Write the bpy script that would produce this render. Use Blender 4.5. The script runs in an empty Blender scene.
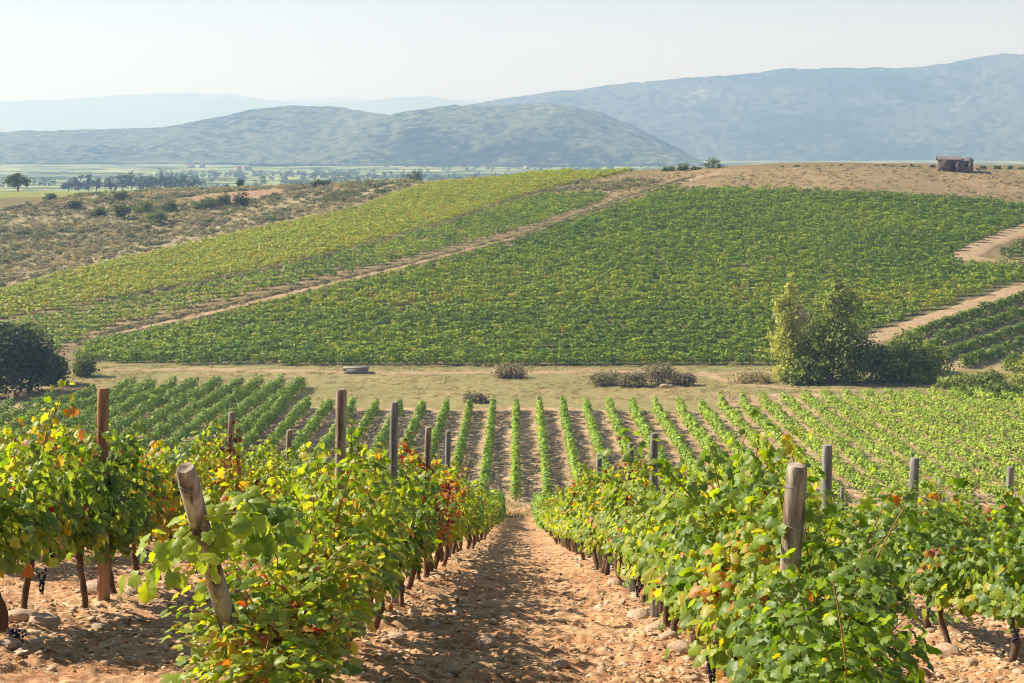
import bpy, math, random
import numpy as np
from mathutils import Vector, Matrix, noise as mnoise

rng = np.random.default_rng(7)
random.seed(7)
R = math.radians
sc = bpy.context.scene
col = sc.collection

# ---------------------------------------------------------------- camera
F, CX, HY, CZ = 1422.2, 518.0, 150.0, 1.5      # focal length in pixels, column of the rows' vanishing point, horizon line, eye height
cam = bpy.data.cameras.new('camera'); camo = bpy.data.objects.new('camera', cam); col.objects.link(camo)
camo.location = (0, 0, CZ); camo.rotation_euler = (R(90), 0, 0)
cam.sensor_width = 36; cam.lens = F / 1024 * 36
cam.shift_x = -(CX - 512) / 1024; cam.shift_y = -(341.5 - HY) / 1024
cam.clip_start = 0.1; cam.clip_end = 60000
sc.camera = camo

# ---------------------------------------------------------------- sky, sun, exposure
SUN_AZ, SUN_EL = R(-72), R(38.5)                  # azimuth from +Y (the view) towards +X; elevation
w = bpy.data.worlds.new('World'); sc.world = w; w.use_nodes = True
nt = w.node_tree; nt.nodes.clear()
sky = nt.nodes.new('ShaderNodeTexSky'); sky.sky_type = 'NISHITA'; sky.sun_disc = False
sky.sun_elevation = SUN_EL; sky.sun_rotation = SUN_AZ
sky.air_density = 1.0; sky.dust_density = 1.0; sky.ozone_density = 1.0
bg = nt.nodes.new('ShaderNodeBackground'); bg.inputs[1].default_value = 0.05
wo = nt.nodes.new('ShaderNodeOutputWorld')
nt.links.new(sky.outputs[0], bg.inputs[0])
# thin high cloud whitening the low sky
tcw = nt.nodes.new('ShaderNodeTexCoord'); sxyz = nt.nodes.new('ShaderNodeSeparateXYZ'); nt.links.new(tcw.outputs['Generated'], sxyz.inputs[0])
mpw = nt.nodes.new('ShaderNodeMapping'); mpw.inputs['Scale'].default_value = (3, 3, 22); nt.links.new(tcw.outputs['Generated'], mpw.inputs[0])
nzw = nt.nodes.new('ShaderNodeTexNoise'); nzw.inputs['Scale'].default_value = 1.3; nzw.inputs['Detail'].default_value = 5; nt.links.new(mpw.outputs[0], nzw.inputs['Vector'])
rw = nt.nodes.new('ShaderNodeMapRange'); rw.inputs['From Min'].default_value = 0.05; rw.inputs['From Max'].default_value = 0.18; rw.inputs['To Min'].default_value = 0.92; rw.inputs['To Max'].default_value = 0.0; rw.interpolation_type = 'SMOOTHSTEP'
nt.links.new(sxyz.outputs[2], rw.inputs['Value'])
mw = nt.nodes.new('ShaderNodeMath'); mw.operation = 'MULTIPLY_ADD'; nt.links.new(nzw.outputs[0], mw.inputs[0]); mw.inputs[1].default_value = 0.5; mw.inputs[2].default_value = 0.75
mw2 = nt.nodes.new('ShaderNodeMath'); mw2.operation = 'MULTIPLY'; mw2.use_clamp = True; nt.links.new(rw.outputs[0], mw2.inputs[0]); nt.links.new(mw.outputs[0], mw2.inputs[1])
bgc = nt.nodes.new('ShaderNodeBackground'); bgc.inputs[0].default_value = (0.95, 0.975, 1.0, 1); bgc.inputs[1].default_value = 0.46
mxw = nt.nodes.new('ShaderNodeMixShader'); nt.links.new(mw2.outputs[0], mxw.inputs[0]); nt.links.new(bg.outputs[0], mxw.inputs[1]); nt.links.new(bgc.outputs[0], mxw.inputs[2])
nt.links.new(mxw.outputs[0], wo.inputs[0])
sd = bpy.data.lights.new('sun', 'SUN'); sd.energy = 5.0; sd.angle = R(0.55); sd.color = (1.0, 0.94, 0.84)
so = bpy.data.objects.new('sun', sd); col.objects.link(so)
sv = Vector((math.sin(SUN_AZ) * math.cos(SUN_EL), math.cos(SUN_AZ) * math.cos(SUN_EL), math.sin(SUN_EL)))
so.rotation_euler = sv.to_track_quat('Z', 'Y').to_euler(); so.location = sv * 60
sc.view_settings.view_transform = 'Standard'; sc.view_settings.look = 'None'
sc.view_settings.gamma = 1; sc.view_settings.use_curve_mapping = False
sc.view_settings.exposure = 1.09
cy = sc.cycles
cy.max_bounces = 6; cy.filter_width = 1.1; cy.diffuse_bounces = 2; cy.glossy_bounces = 2; cy.transmission_bounces = 4
cy.transparent_max_bounces = 6; cy.volume_bounces = 2
cy.use_denoising = True
try: cy.denoiser = 'OPENIMAGEDENOISE'
except Exception: pass
cy.denoising_input_passes = 'RGB_ALBEDO_NORMAL'
cy.caustics_reflective = False; cy.caustics_refractive = False

# ---------------------------------------------------------------- materials
def new_mat(name):
    m = bpy.data.materials.new(name); m.use_nodes = True
    t = m.node_tree; t.nodes.clear()
    out = t.nodes.new('ShaderNodeOutputMaterial')
    return m, t, out
def N(t, kind, **kw):
    n = t.nodes.new(kind)
    for k, v in kw.items():
        if k.startswith('i_'): n.inputs[k[2:].replace('_', ' ')].default_value = v
        else: setattr(n, k, v)
    return n
def L(t, a, b): t.links.new(a, b)
def ramp(t, fac, stops, interp='LINEAR'):
    r = t.nodes.new('ShaderNodeValToRGB'); r.color_ramp.interpolation = interp
    e = r.color_ramp.elements
    while len(e) < len(stops): e.new(0.5)
    for i, (p, c) in enumerate(stops):
        e[i].position = p; e[i].color = (c[0], c[1], c[2], 1)
    L(t, fac, r.inputs[0]); return r.outputs[0]
def tex(t, scale, detail=4, rough=0.6, coord='Object', vec=None):
    n = N(t, 'ShaderNodeTexNoise'); n.inputs['Scale'].default_value = scale
    n.inputs['Detail'].default_value = detail; n.inputs['Roughness'].default_value = rough
    if vec is None:
        tc = N(t, 'ShaderNodeTexCoord'); vec = tc.outputs[coord]
    L(t, vec, n.inputs['Vector']); return n.outputs[0]
def mix(t, fac, a, b, mode='MIX'):
    n = N(t, 'ShaderNodeMix'); n.data_type = 'RGBA'; n.blend_type = mode
    if isinstance(fac, (int, float)): n.inputs[0].default_value = fac
    else: L(t, fac, n.inputs[0])
    for s, i in ((a, 6), (b, 7)):
        if isinstance(s, tuple): n.inputs[i].default_value = (*s[:3], 1)
        else: L(t, s, n.inputs[i])
    return n.outputs[2]
def math_(t, op, a, b=None, c=None):
    n = N(t, 'ShaderNodeMath'); n.operation = op
    for i, s in enumerate((a, b, c)):
        if s is None: continue
        if isinstance(s, (int, float)): n.inputs[i].default_value = s
        else: L(t, s, n.inputs[i])
    return n.outputs[0]
def attr(t, name):
    n = N(t, 'ShaderNodeAttribute'); n.attribute_name = name; return n

def leaf_mat(name, stops, trans=0.45, rough=0.42, spec=0.5, gain=(1.5, 1.35, 0.55), use_obj=True):
    m, t, out = new_mat(name)
    a = attr(t, 'tint').outputs['Fac']
    if use_obj:
        oi = N(t, 'ShaderNodeObjectInfo')
        sep = N(t, 'ShaderNodeSeparateColor'); L(t, oi.outputs['Color'], sep.inputs[0])
        a = math_(t, 'ADD', a, math_(t, 'SUBTRACT', sep.outputs[0], 0.5))
    n = tex(t, 14, 2)
    a2 = math_(t, 'ADD', a, math_(t, 'MULTIPLY', math_(t, 'SUBTRACT', n, 0.5), 0.2))
    c = ramp(t, a2, stops)
    geo = N(t, 'ShaderNodeNewGeometry')
    c = mix(t, math_(t, 'MULTIPLY', geo.outputs['Backfacing'], 0.22), c, (0.22, 0.27, 0.13))
    p = N(t, 'ShaderNodeBsdfPrincipled'); L(t, c, p.inputs['Base Color'])
    p.inputs['Roughness'].default_value = rough; p.inputs['Specular IOR Level'].default_value = spec
    tr = N(t, 'ShaderNodeBsdfTranslucent')
    tcx = mix(t, 1.0, c, gain, 'MULTIPLY'); L(t, tcx, tr.inputs[0])
    mx = N(t, 'ShaderNodeMixShader'); mx.inputs[0].default_value = trans
    L(t, p.outputs[0], mx.inputs[1]); L(t, tr.outputs[0], mx.inputs[2]); L(t, mx.outputs[0], out.inputs[0])
    return m
VINE = [(0.0, (0.018, 0.055, 0.010)), (0.25, (0.065, 0.14, 0.012)), (0.45, (0.13, 0.24, 0.015)), (0.62, (0.34, 0.46, 0.018)),
        (0.76, (0.50, 0.42, 0.03)), (0.86, (0.52, 0.20, 0.025)), (0.94, (0.36, 0.04, 0.02)), (1.0, (0.12, 0.02, 0.015))]
M_vine = leaf_mat('vine_leaf', VINE, 0.55, 0.47, 0.5)
M_hedge = leaf_mat('hedge_leaf', VINE, 0.22, 0.55, 0.3)
M_tree = leaf_mat('tree_leaf', [(0.0, (0.012, 0.022, 0.01)), (0.3, (0.045, 0.075, 0.02)), (0.6, (0.20, 0.26, 0.045)), (1.0, (0.46, 0.48, 0.09))], 0.3, 0.6, 0.25)
M_scrub = leaf_mat('scrub_leaf', [(0.0, (0.05, 0.07, 0.035)), (0.3, (0.15, 0.18, 0.08)), (0.5, (0.25, 0.26, 0.10)), (0.65, (0.27, 0.205, 0.18)), (0.82, (0.42, 0.37, 0.17)), (1.0, (0.58, 0.47, 0.26))], 0.36, 0.8, 0.1, gain=(1.2, 1.1, 0.8))
M_straw = leaf_mat('dry_litter', [(0.0, (0.12, 0.05, 0.03)), (0.4, (0.30, 0.13, 0.07)), (0.7, (0.48, 0.30, 0.15)), (1.0, (0.65, 0.50, 0.30))], 0.1, 0.8, 0.1, gain=(1, 1, 1))

def simple(name, stops, scale=6, rough=0.85, bump=0.4, bscale=30, stretch=(1, 1, 1), dist=0.01, spec=0.2):
    m, t, out = new_mat(name)
    tc = N(t, 'ShaderNodeTexCoord'); mp = N(t, 'ShaderNodeMapping'); mp.inputs['Scale'].default_value = stretch
    L(t, tc.outputs['Object'], mp.inputs[0])
    c = ramp(t, tex(t, scale, 6, 0.65, vec=mp.outputs[0]), stops)
    p = N(t, 'ShaderNodeBsdfPrincipled'); L(t, c, p.inputs['Base Color'])
    p.inputs['Roughness'].default_value = rough; p.inputs['Specular IOR Level'].default_value = spec
    if bump:
        b = N(t, 'ShaderNodeBump'); b.inputs['Strength'].default_value = bump; b.inputs['Distance'].default_value = dist
        L(t, tex(t, bscale, 5, 0.7, vec=mp.outputs[0]), b.inputs['Height']); L(t, b.outputs[0], p.inputs['Normal'])
    L(t, p.outputs[0], out.inputs[0]); return m
M_bark = simple('vine_bark', [(0.3, (0.05, 0.03, 0.02)), (0.6, (0.16, 0.10, 0.065)), (0.8, (0.28, 0.19, 0.13))], 18, 0.9, 0.9, 30, (1, 1, 0.2))
M_cane = simple('vine_cane', [(0.3, (0.20, 0.09, 0.035)), (0.7, (0.34, 0.18, 0.07))], 10, 0.6, 0.2)
M_wood = simple('weathered_wood', [(0.40, (0.085, 0.065, 0.05)), (0.49, (0.26, 0.205, 0.155)), (0.60, (0.45, 0.38, 0.30))], 14, 0.9, 0.9, 22, (1, 1, 0.12))
M_woodred = simple('brown_wood', [(0.34, (0.12, 0.055, 0.03)), (0.5, (0.30, 0.165, 0.09)), (0.68, (0.46, 0.30, 0.18))], 14, 0.9, 0.8, 22, (1, 1, 0.12))
M_woodgrey = simple('grey_wood', [(0.34, (0.08, 0.075, 0.07)), (0.5, (0.21, 0.20, 0.19)), (0.68, (0.38, 0.36, 0.34))], 14, 0.9, 0.8, 22, (1, 1, 0.12))
M_wire = simple('galvanised_wire', [(0.3, (0.30, 0.30, 0.30)), (0.7, (0.45, 0.45, 0.45))], 10, 0.4, 0)
M_rock = simple('pale_stone', [(0.25, (0.30, 0.20, 0.13)), (0.5, (0.50, 0.36, 0.25)), (0.8, (0.68, 0.55, 0.42))], 9, 0.9, 0.8, 40)
M_rockgrey = simple('grey_stone', [(0.3, (0.14, 0.13, 0.12)), (0.7, (0.36, 0.34, 0.31))], 3, 0.9, 0.8, 12, dist=0.05)
M_grape = simple('grape_skin', [(0.3, (0.01, 0.008, 0.02)), (0.7, (0.04, 0.03, 0.07))], 30, 0.4, 0)
M_trunk = simple('tree_bark', [(0.3, (0.06, 0.045, 0.035)), (0.7, (0.17, 0.13, 0.10))], 3, 0.9, 0.6, 8, dist=0.05)
M_wall = simple('old_stone_wall', [(0.3, (0.05, 0.038, 0.034)), (0.5, (0.12, 0.092, 0.078)), (0.75, (0.22, 0.19, 0.16))], 1.6, 0.95, 1.0, 5, dist=0.1)
M_roof = simple('worn_roof_tiles', [(0.3, (0.12, 0.10, 0.09)), (0.7, (0.24, 0.21, 0.18))], 2.5, 0.9, 0.8, 6, dist=0.08)
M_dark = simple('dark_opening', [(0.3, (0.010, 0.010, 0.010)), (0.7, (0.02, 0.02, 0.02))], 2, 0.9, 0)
M_frame = simple('old_lintel_wood', [(0.3, (0.10, 0.07, 0.05)), (0.7, (0.2, 0.15, 0.11))], 4, 0.9, 0)
M_white = simple('white_render', [(0.3, (0.32, 0.30, 0.27)), (0.7, (0.42, 0.40, 0.36))], 0.3, 0.9, 0)
M_tile = simple('red_tiles', [(0.3, (0.30, 0.13, 0.08)), (0.7, (0.42, 0.2, 0.12))], 0.5, 0.9, 0)

def soil_mat(name, stops, bump=0.8):
    m, t, out = new_mat(name)
    big = tex(t, 0.45, 5, 0.6); fine = tex(t, 9, 8, 0.75); vf = tex(t, 45, 6, 0.75)
    v = math_(t, 'ADD', math_(t, 'MULTIPLY', fine, 0.55), math_(t, 'ADD', math_(t, 'MULTIPLY', big, 0.2), math_(t, 'MULTIPLY', vf, 0.25)))
    c = ramp(t, v, stops)
    c = mix(t, ramp(t, tex(t, 1.7, 5, 0.7), [(0.48, (0, 0, 0)), (0.62, (0.6, 0.6, 0.6))]), c, mix(t, 1.0, c, (0.78, 0.60, 0.48), 'MULTIPLY'))
    p = N(t, 'ShaderNodeBsdfPrincipled'); L(t, c, p.inputs['Base Color']); p.inputs['Roughness'].default_value = 0.95
    p.inputs['Specular IOR Level'].default_value = 0.1
    b = N(t, 'ShaderNodeBump'); b.inputs['Strength'].default_value = bump; b.inputs['Distance'].default_value = 0.03
    L(t, math_(t, 'ADD', fine, math_(t, 'MULTIPLY', vf, 0.5)), b.inputs['Height']); L(t, b.outputs[0], p.inputs['Normal'])
    L(t, p.outputs[0], out.inputs[0]); return m
M_soil = soil_mat('red_stony_soil', [(0.36, (0.18, 0.085, 0.042)), (0.46, (0.41, 0.225, 0.115)), (0.55, (0.60, 0.385, 0.215)), (0.66, (0.80, 0.63, 0.42))])
M_track = soil_mat('dusty_track_soil', [(0.36, (0.22, 0.15, 0.085)), (0.5, (0.36, 0.26, 0.155)), (0.64, (0.50, 0.385, 0.25))], 0.3)

def ground_mat():
    m, t, out = new_mat('open_ground')
    base = attr(t, 'landcol').outputs['Color']
    alt = attr(t, 'altcol').outputs['Color']
    tc = N(t, 'ShaderNodeTexCoord'); mp = N(t, 'ShaderNodeMapping'); mp.inputs['Scale'].default_value = (1, 0.6, 1)
    L(t, tc.outputs['Object'], mp.inputs[0])
    n1 = tex(t, 0.12, 6, 0.65, vec=mp.outputs[0]); n2 = tex(t, 0.9, 6, 0.7, vec=mp.outputs[0])
    f = ramp(t, math_(t, 'ADD', math_(t, 'MULTIPLY', n1, 0.55), math_(t, 'MULTIPLY', n2, 0.45)), [(0.42, (0, 0, 0)), (0.58, (1, 1, 1))])
    c = mix(t, f, base, alt)
    c = mix(t, 1.0, c, ramp(t, n2, [(0.3, (0.6, 0.6, 0.6)), (0.7, (1.28, 1.28, 1.28))]), 'MULTIPLY')
    p = N(t, 'ShaderNodeBsdfPrincipled'); L(t, c, p.inputs['Base Color']); p.inputs['Roughness'].default_value = 0.95
    p.inputs['Specular IOR Level'].default_value = 0.05
    b = N(t, 'ShaderNodeBump'); b.inputs['Strength'].default_value = 0.6; b.inputs['Distance'].default_value = 0.3
    L(t, n2, b.inputs['Height']); L(t, b.outputs[0], p.inputs['Normal'])
    L(t, p.outputs[0], out.inputs[0]); return m
M_ground = ground_mat()

def hill_mat(name, forest, open_, bare, s1=0.0022, s2=0.045):
    m, t, out = new_mat(name)
    n1 = tex(t, s1, 7, 0.62); n2 = tex(t, s2, 6, 0.75); n3 = tex(t, s1 * 2.7, 4, 0.6)
    f = ramp(t, math_(t, 'ADD', math_(t, 'MULTIPLY', n1, 0.65), math_(t, 'MULTIPLY', n2, 0.35)), [(0.44, forest), (0.50, open_), (0.58, open_), (0.66, bare)])
    sp = ramp(t, n2, [(0.44, (0.12, 0.15, 0.14)), (0.54, (1.3, 1.3, 1.3))])
    c = mix(t, ramp(t, n3, [(0.42, (0.9, 0.9, 0.9)), (0.62, (0.3, 0.3, 0.3))]), f, mix(t, 1.0, f, sp, 'MULTIPLY'))
    p = N(t, 'ShaderNodeBsdfPrincipled'); L(t, c, p.inputs['Base Color']); p.inputs['Roughness'].default_value = 1
    p.inputs['Specular IOR Level'].default_value = 0
    L(t, p.outputs[0], out.inputs[0]); return m
M_hill = hill_mat('wooded_hillside', (0.018, 0.028, 0.015), (0.105, 0.115, 0.072), (0.24, 0.225, 0.17))
M_mount = hill_mat('mountain_scrub', (0.012, 0.022, 0.014), (0.075, 0.08, 0.06), (0.26, 0.24, 0.2), 0.0016, 0.03)
M_plain = hill_mat('valley_fields', (0.11, 0.14, 0.055), (0.22, 0.255, 0.11), (0.36, 0.34, 0.20), 0.003, 0.012)

# ---------------------------------------------------------------- mesh helpers
def link_mesh(name, V, faces, mat, parent=None, attrs=None, smooth=False, loc=None):
    """V (n,3); faces = (m,k) array or list of such arrays."""
    me = bpy.data.meshes.new(name)
    if not isinstance(faces, list): faces = [faces]
    faces = [np.asarray(f, dtype=np.int32) for f in faces if len(f)]
    V = np.asarray(V, dtype=np.float32)
    me.vertices.add(len(V)); me.vertices.foreach_set('co', V.ravel())
    nl = sum(f.size for f in faces); nf = sum(len(f) for f in faces)
    me.loops.add(nl); me.polygons.add(nf)
    me.loops.foreach_set('vertex_index', np.concatenate([f.ravel() for f in faces]))
    starts, s = [], 0
    for f in faces:
        starts.append(s + np.arange(len(f)) * f.shape[1]); s += f.size
    me.polygons.foreach_set('loop_start', np.concatenate(starts).astype(np.int32))
    if smooth: me.polygons.foreach_set('use_smooth', np.ones(nf, dtype=bool))
    for k, a in (attrs or {}).items():
        a = np.asarray(a, dtype=np.float32)
        if a.ndim == 1:
            at_ = me.attributes.new(k, 'FLOAT', 'POINT'); at_.data.foreach_set('value', a)
        else:
            at_ = me.attributes.new(k, 'FLOAT_COLOR', 'POINT')
            at_.data.foreach_set('color', np.concatenate([a, np.ones((len(a), 1), np.float32)], 1).ravel())
    me.update(calc_edges=True); me.validate()
    me.materials.append(mat)
    o = bpy.data.objects.new(name, me); col.objects.link(o); o.color = (0.5, 0.5, 0.5, 1)
    if parent: o.parent = parent
    if loc is not None: o.location = loc
    return o
def tag(o, label=None, cat=None, group=None, kind=None):
    if label: o['label'] = label
    if cat: o['category'] = cat
    if group: o['group'] = group
    if kind: o['kind'] = kind
    return o
def empty(name, loc, rz=0.0):
    o = bpy.data.objects.new(name, None); o.location = loc; o.rotation_euler = (0, 0, rz); o.empty_display_size = 0.2
    col.objects.link(o); return o
def dup(root, loc, rz=0.0, scale=1.0):
    r = root.copy(); col.objects.link(r); r.location = loc; r.rotation_euler = (0, 0, rz); r.scale = (scale,) * 3
    for ch in list(root.children):
        c = ch.copy(); col.objects.link(c); c.parent = r
        for g in ch.children:
            d = g.copy(); col.objects.link(d); d.parent = c
    return r
class MB:
    def __init__(s): s.V = []; s.F3 = []; s.F4 = []; s.n = 0; s.T = []
    def add(s, V, F, tint=None):
        V = np.asarray(V, float); F = np.asarray(F) + s.n
        s.V.append(V); (s.F3 if F.shape[1] == 3 else s.F4).append(F); s.n += len(V)
        s.T.append(np.full(len(V), 0.5) if tint is None else np.broadcast_to(tint, (len(V),)))
    def tube(s, P, rad, k=7, cap=True, wob=0.0):
        P = np.asarray(P, float); rad = np.broadcast_to(rad, (len(P),))
        T = np.gradient(P, axis=0); T /= np.linalg.norm(T, axis=1)[:, None] + 1e-9
        ref = np.array([1, 0.13, 0.0]) if abs(T[:, 2]).mean() > 0.6 else np.array([0, 0, 1.0])
        A = np.cross(T, ref); A /= np.linalg.norm(A, axis=1)[:, None]; B = np.cross(T, A)
        th = np.arange(k) / k * 2 * np.pi
        rr = rad[:, None] * (1 + wob * (rng.random((len(P), k)) - 0.5))
        V = P[:, None] + rr[..., None] * (np.cos(th)[None, :, None] * A[:, None] + np.sin(th)[None, :, None] * B[:, None])
        V = V.reshape(-1, 3); n = len(P); i = np.arange(n - 1)[:, None] * k; j = np.arange(k)[None]; j2 = (j + 1) % k
        F = np.stack([i + j, i + j2, i + k + j2, i + k + j], -1).reshape(-1, 4)
        base = s.n; s.add(V, F)
        if cap:
            for ring, c, fl in ((0, P[0], 1), (n - 1, P[-1], 0)):
                ids = ring * k + np.arange(k); Vc = np.vstack([V[ids], c[None]])
                a = np.arange(k); b = (a + 1) % k
                s.add(Vc, np.stack([b, a, np.full(k, k)], 1) if fl else np.stack([a, b, np.full(k, k)], 1))
    def box(s, lo, hi):
        x0, y0, z0 = lo; x1, y1, z1 = hi
        V = [(x0, y0, z0), (x1, y0, z0), (x1, y1, z0), (x0, y1, z0), (x0, y0, z1), (x1, y0, z1), (x1, y1, z1), (x0, y1, z1)]
        s.add(V, [(0, 3, 2, 1), (4, 5, 6, 7), (0, 1, 5, 4), (1, 2, 6, 5), (2, 3, 7, 6), (3, 0, 4, 7)])
    def build(s, name, mat, parent=None, smooth=True, loc=None):
        return link_mesh(name, np.vstack(s.V), [np.vstack(f) for f in (s.F3, s.F4) if f], mat, parent, {'tint': np.concatenate(s.T)}, smooth, loc)

# value-noise (vectorised) for terrain relief
def vnoise(x, y, seed=0):
    xi = np.floor(x).astype(np.int64); yi = np.floor(y).astype(np.int64); fx = x - xi; fy = y - yi
    fx = fx * fx * (3 - 2 * fx); fy = fy * fy * (3 - 2 * fy)
    def h(a, b):
        n = (a * 374761393 + b * 668265263 + seed * 1274126177) & 0xffffffff
        n = ((n ^ (n >> 13)) * 1274126177) & 0xffffffff
        return ((n ^ (n >> 16)) & 0xffff) / 65535.0
    return (h(xi, yi) * (1 - fx) + h(xi + 1, yi) * fx) * (1 - fy) + (h(xi, yi + 1) * (1 - fx) + h(xi + 1, yi + 1) * fx) * fy
def fbm(x, y, o=4, seed=0, g=0.5):
    s = np.zeros_like(x, dtype=float); a = 1.0; tot = 0
    for i in range(o):
        s += a * (vnoise(x * 2 ** i + 17.3 * i, y * 2 ** i - 9.1 * i, seed + i) - 0.5); tot += a; a *= g
    return s / tot * 2

# ---------------------------------------------------------------- terrain height (metres, ground at the photographer's feet = 0)
PY = np.array([-60, -30, 0, 11.6, 16.6, 23.5, 35, 48, 70, 90, 103, 112, 125, 145, 168, 192, 400.])
PH = np.array([-12, -5.5, 1.5, 4.05, 5.2, 6.9, 9.9, 13.3, 18.7, 23.6, 26.6, 28.0, 28.6, 29.0, 29.3, 29.4, 29.4])
_yy = np.linspace(-60, 400, 1841); _hh = np.interp(_yy, PY, PH)
_k = np.exp(-0.5 * (np.arange(-24, 25) / 9.0) ** 2); _k /= _k.sum()
_hp = np.convolve(np.pad(_hh, 24, mode='edge'), _k, mode='valid')
_off = np.interp(0.0, _yy, _hp) - 1.5
CTRL = [(0, 340, 215), (90, 345, 212), (0, 300, 240), (0, 250, 290), (0, 200, 370), (0, 192, 420), (130, 262, 275), (200, 190, 400), (200, 230, 320),
        (200, 290, 240), (400, 182, 385), (400, 220, 300), (400, 270, 245), (600, 172, 365), (600, 200, 310), (600, 240, 265), (600, 300, 225),
        (850, 168, 335), (850, 195, 300), (850, 240, 262), (850, 300, 225), (1024, 172, 335), (1024, 205, 300), (1024, 260, 250), (1024, 300, 222), (1024, 345, 200)]
cp = [((px - CX) / F * Y, Y, (py - HY) / F * Y) for px, py, Y in CTRL]
for px, py, Y in [c for c in CTRL if c[0] == 0]: cp.append(((px - CX) / F * Y - 110, Y, (py - HY) / F * Y))
for px, py, Y in [c for c in CTRL if c[0] == 1024]: cp.append(((px - CX) / F * Y + 110, Y, (py - HY) / F * Y))
for X in (-240, -160, -110, -70, -40, 0, 40, 80, 130, 200):
    cp.append((X, 183, 29.4 + 0.2)); cp.append((X, 192, 29.4))
for X in (-260, -170, -90, -20, 40, 120, 220):
    cp.append((X, 455, 16 if X < -100 else 15)); cp.append((X, 540, 30))
cp = np.array(cp)
def _tps(r2): return np.where(r2 > 1e-9, 0.5 * r2 * np.log(np.maximum(r2, 1e-12)), 0)
SCL = 100.0
_P = cp[:, :2] / SCL
_A = _tps(((_P[:, None] - _P[None]) ** 2).sum(-1)) + np.eye(len(_P)) * 2e-3
_Q = np.hstack([np.ones((len(_P), 1)), _P])
_S = np.block([[_A, _Q], [_Q.T, np.zeros((3, 3))]])
_W = np.linalg.solve(_S, np.concatenate([cp[:, 2], np.zeros(3)]))
def sstep(a, b, x):
    t = np.clip((x - a) / (b - a), 0, 1); return t * t * (3 - 2 * t)
def hgt(X, Y):
    """ground z"""
    X = np.asarray(X, float); Y = np.asarray(Y, float); shp = np.broadcast(X, Y).shape
    X = np.broadcast_to(X, shp).ravel(); Y = np.broadcast_to(Y, shp).ravel()
    h1 = np.interp(Y, _yy, _hp) - _off
    cross = 0.05 * np.clip(X, -14, 14) * sstep(-40, 0, Y) * (1 - sstep(60, 103, Y))
    h1 = h1 + cross
    h = h1.copy()
    m = Y > 178
    if m.any():
        r2 = ((X[m, None] / SCL - _P[None, :, 0]) ** 2 + (Y[m, None] / SCL - _P[None, :, 1]) ** 2)
        h2 = _tps(r2) @ _W[:-3] + _W[-3] + _W[-2] * X[m] / SCL + _W[-1] * Y[m] / SCL
        b = sstep(178, 194, Y[m])
        h[m] = h1[m] * (1 - b) + h2 * b
    z = CZ - h
    z = z + 0.35 * fbm(X / 22, Y / 22, 3, 5) * sstep(100, 140, Y)
    return z.reshape(shp)
def hz(x, y): return float(hgt(np.array([x]), np.array([y]))[0])
def at(px, py, y0=108.0, y1=540.0):
    """world points on the ground seen at these picture columns/rows"""
    px = np.atleast_1d(np.asarray(px, float)); py = np.atleast_1d(np.asarray(py, float))
    Ys = np.linspace(y0, y1, 1300)
    X = (px[:, None] - CX) / F * Ys[None]
    zr = CZ - (py[:, None] - HY) / F * Ys[None]
    d = zr - hgt(X, np.broadcast_to(Ys[None], X.shape))
    hit = np.argmax(d <= 0, axis=1)
    hit = np.where((d <= 0).any(1), hit, len(Ys) - 1)
    i = np.arange(len(px)); h0 = np.maximum(hit - 1, 0)
    t = np.clip(d[i, h0] / (d[i, h0] - d[i, hit] + 1e-9), 0, 1)
    Y = Ys[h0] + (Ys[hit] - Ys[h0]) * t
    Xw = (px - CX) / F * Y
    return np.stack([Xw, Y, hgt(Xw, Y)], 1)
def poly_world(pts, **k):
    P = []
    for a, b in zip(pts, pts[1:] + pts[:1]):
        for s in np.linspace(0, 1, 5)[:-1]: P.append((a[0] + (b[0] - a[0]) * s, a[1] + (b[1] - a[1]) * s))
    P = np.array(P); return at(P[:, 0], P[:, 1], **k)[:, :2]
def inside(P, X, Y):
    X = np.asarray(X); Y = np.asarray(Y); r = np.zeros(X.shape, bool)
    x0, y0 = P[-1]
    for x1, y1 in P:
        if y0 != y1:
            c = ((y1 > Y) != (y0 > Y)) & (X < (x0 - x1) * (Y - y1) / (y0 - y1) + x1); r ^= c
        x0, y0 = x1, y1
    return r

YEL = poly_world([(-70, 308), (0, 292), (100, 266), (200, 244), (300, 221), (354, 211), (390, 197), (428, 185), (551, 174), (632, 172), (565, 186), (509, 201), (445, 223), (340, 253), (200, 284), (100, 303), (18, 318), (0, 321), (-70, 334)], y0=190)
GRN = poly_world([(-70, 342), (18, 323), (100, 307), (200, 288), (340, 257), (445, 227), (509, 206), (545, 196), (600, 193), (612, 198), (586, 207), (523, 229), (400, 261), (270, 290), (180, 312), (110, 327), (60, 352), (0, 360), (-70, 364)], y0=190)
BIG = poly_world([(70, 362), (98, 344), (200, 325), (281, 303), (400, 275), (523, 243), (586, 219), (640, 201), (668, 191), (760, 191), (850, 194), (940, 199), (1024, 206), (1110, 211), (1024, 223), (952, 254), (953, 266), (1024, 267), (1120, 268), (1024, 280), (866, 333), (858, 352), (790, 366), (600, 367), (400, 367), (200, 365)], y0=185)
TRI = poly_world([(995, 254), (1024, 243), (1110, 234), (1110, 259), (1010, 259)], y0=190)
RGT = poly_world([(903, 338), (1024, 297), (1120, 266), (1120, 372), (1024, 372), (950, 368), (925, 352)], y0=185)
SCR = poly_world([(-90, 305), (0, 288), (100, 262), (200, 240), (300, 217), (354, 207), (390, 193), (428, 183), (410, 181), (200, 189), (80, 194), (0, 210), (-90, 215)], y0=190)
CREST = poly_world([(586, 207), (640, 199), (668, 189), (760, 189), (850, 192), (940, 197), (1024, 204), (1150, 210), (1150, 172), (850, 168), (700, 170), (640, 176), (560, 183)], y0=190)
MEAD = np.array([(-140, 168), (-140, 200), (140, 200), (140, 168)])

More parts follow.
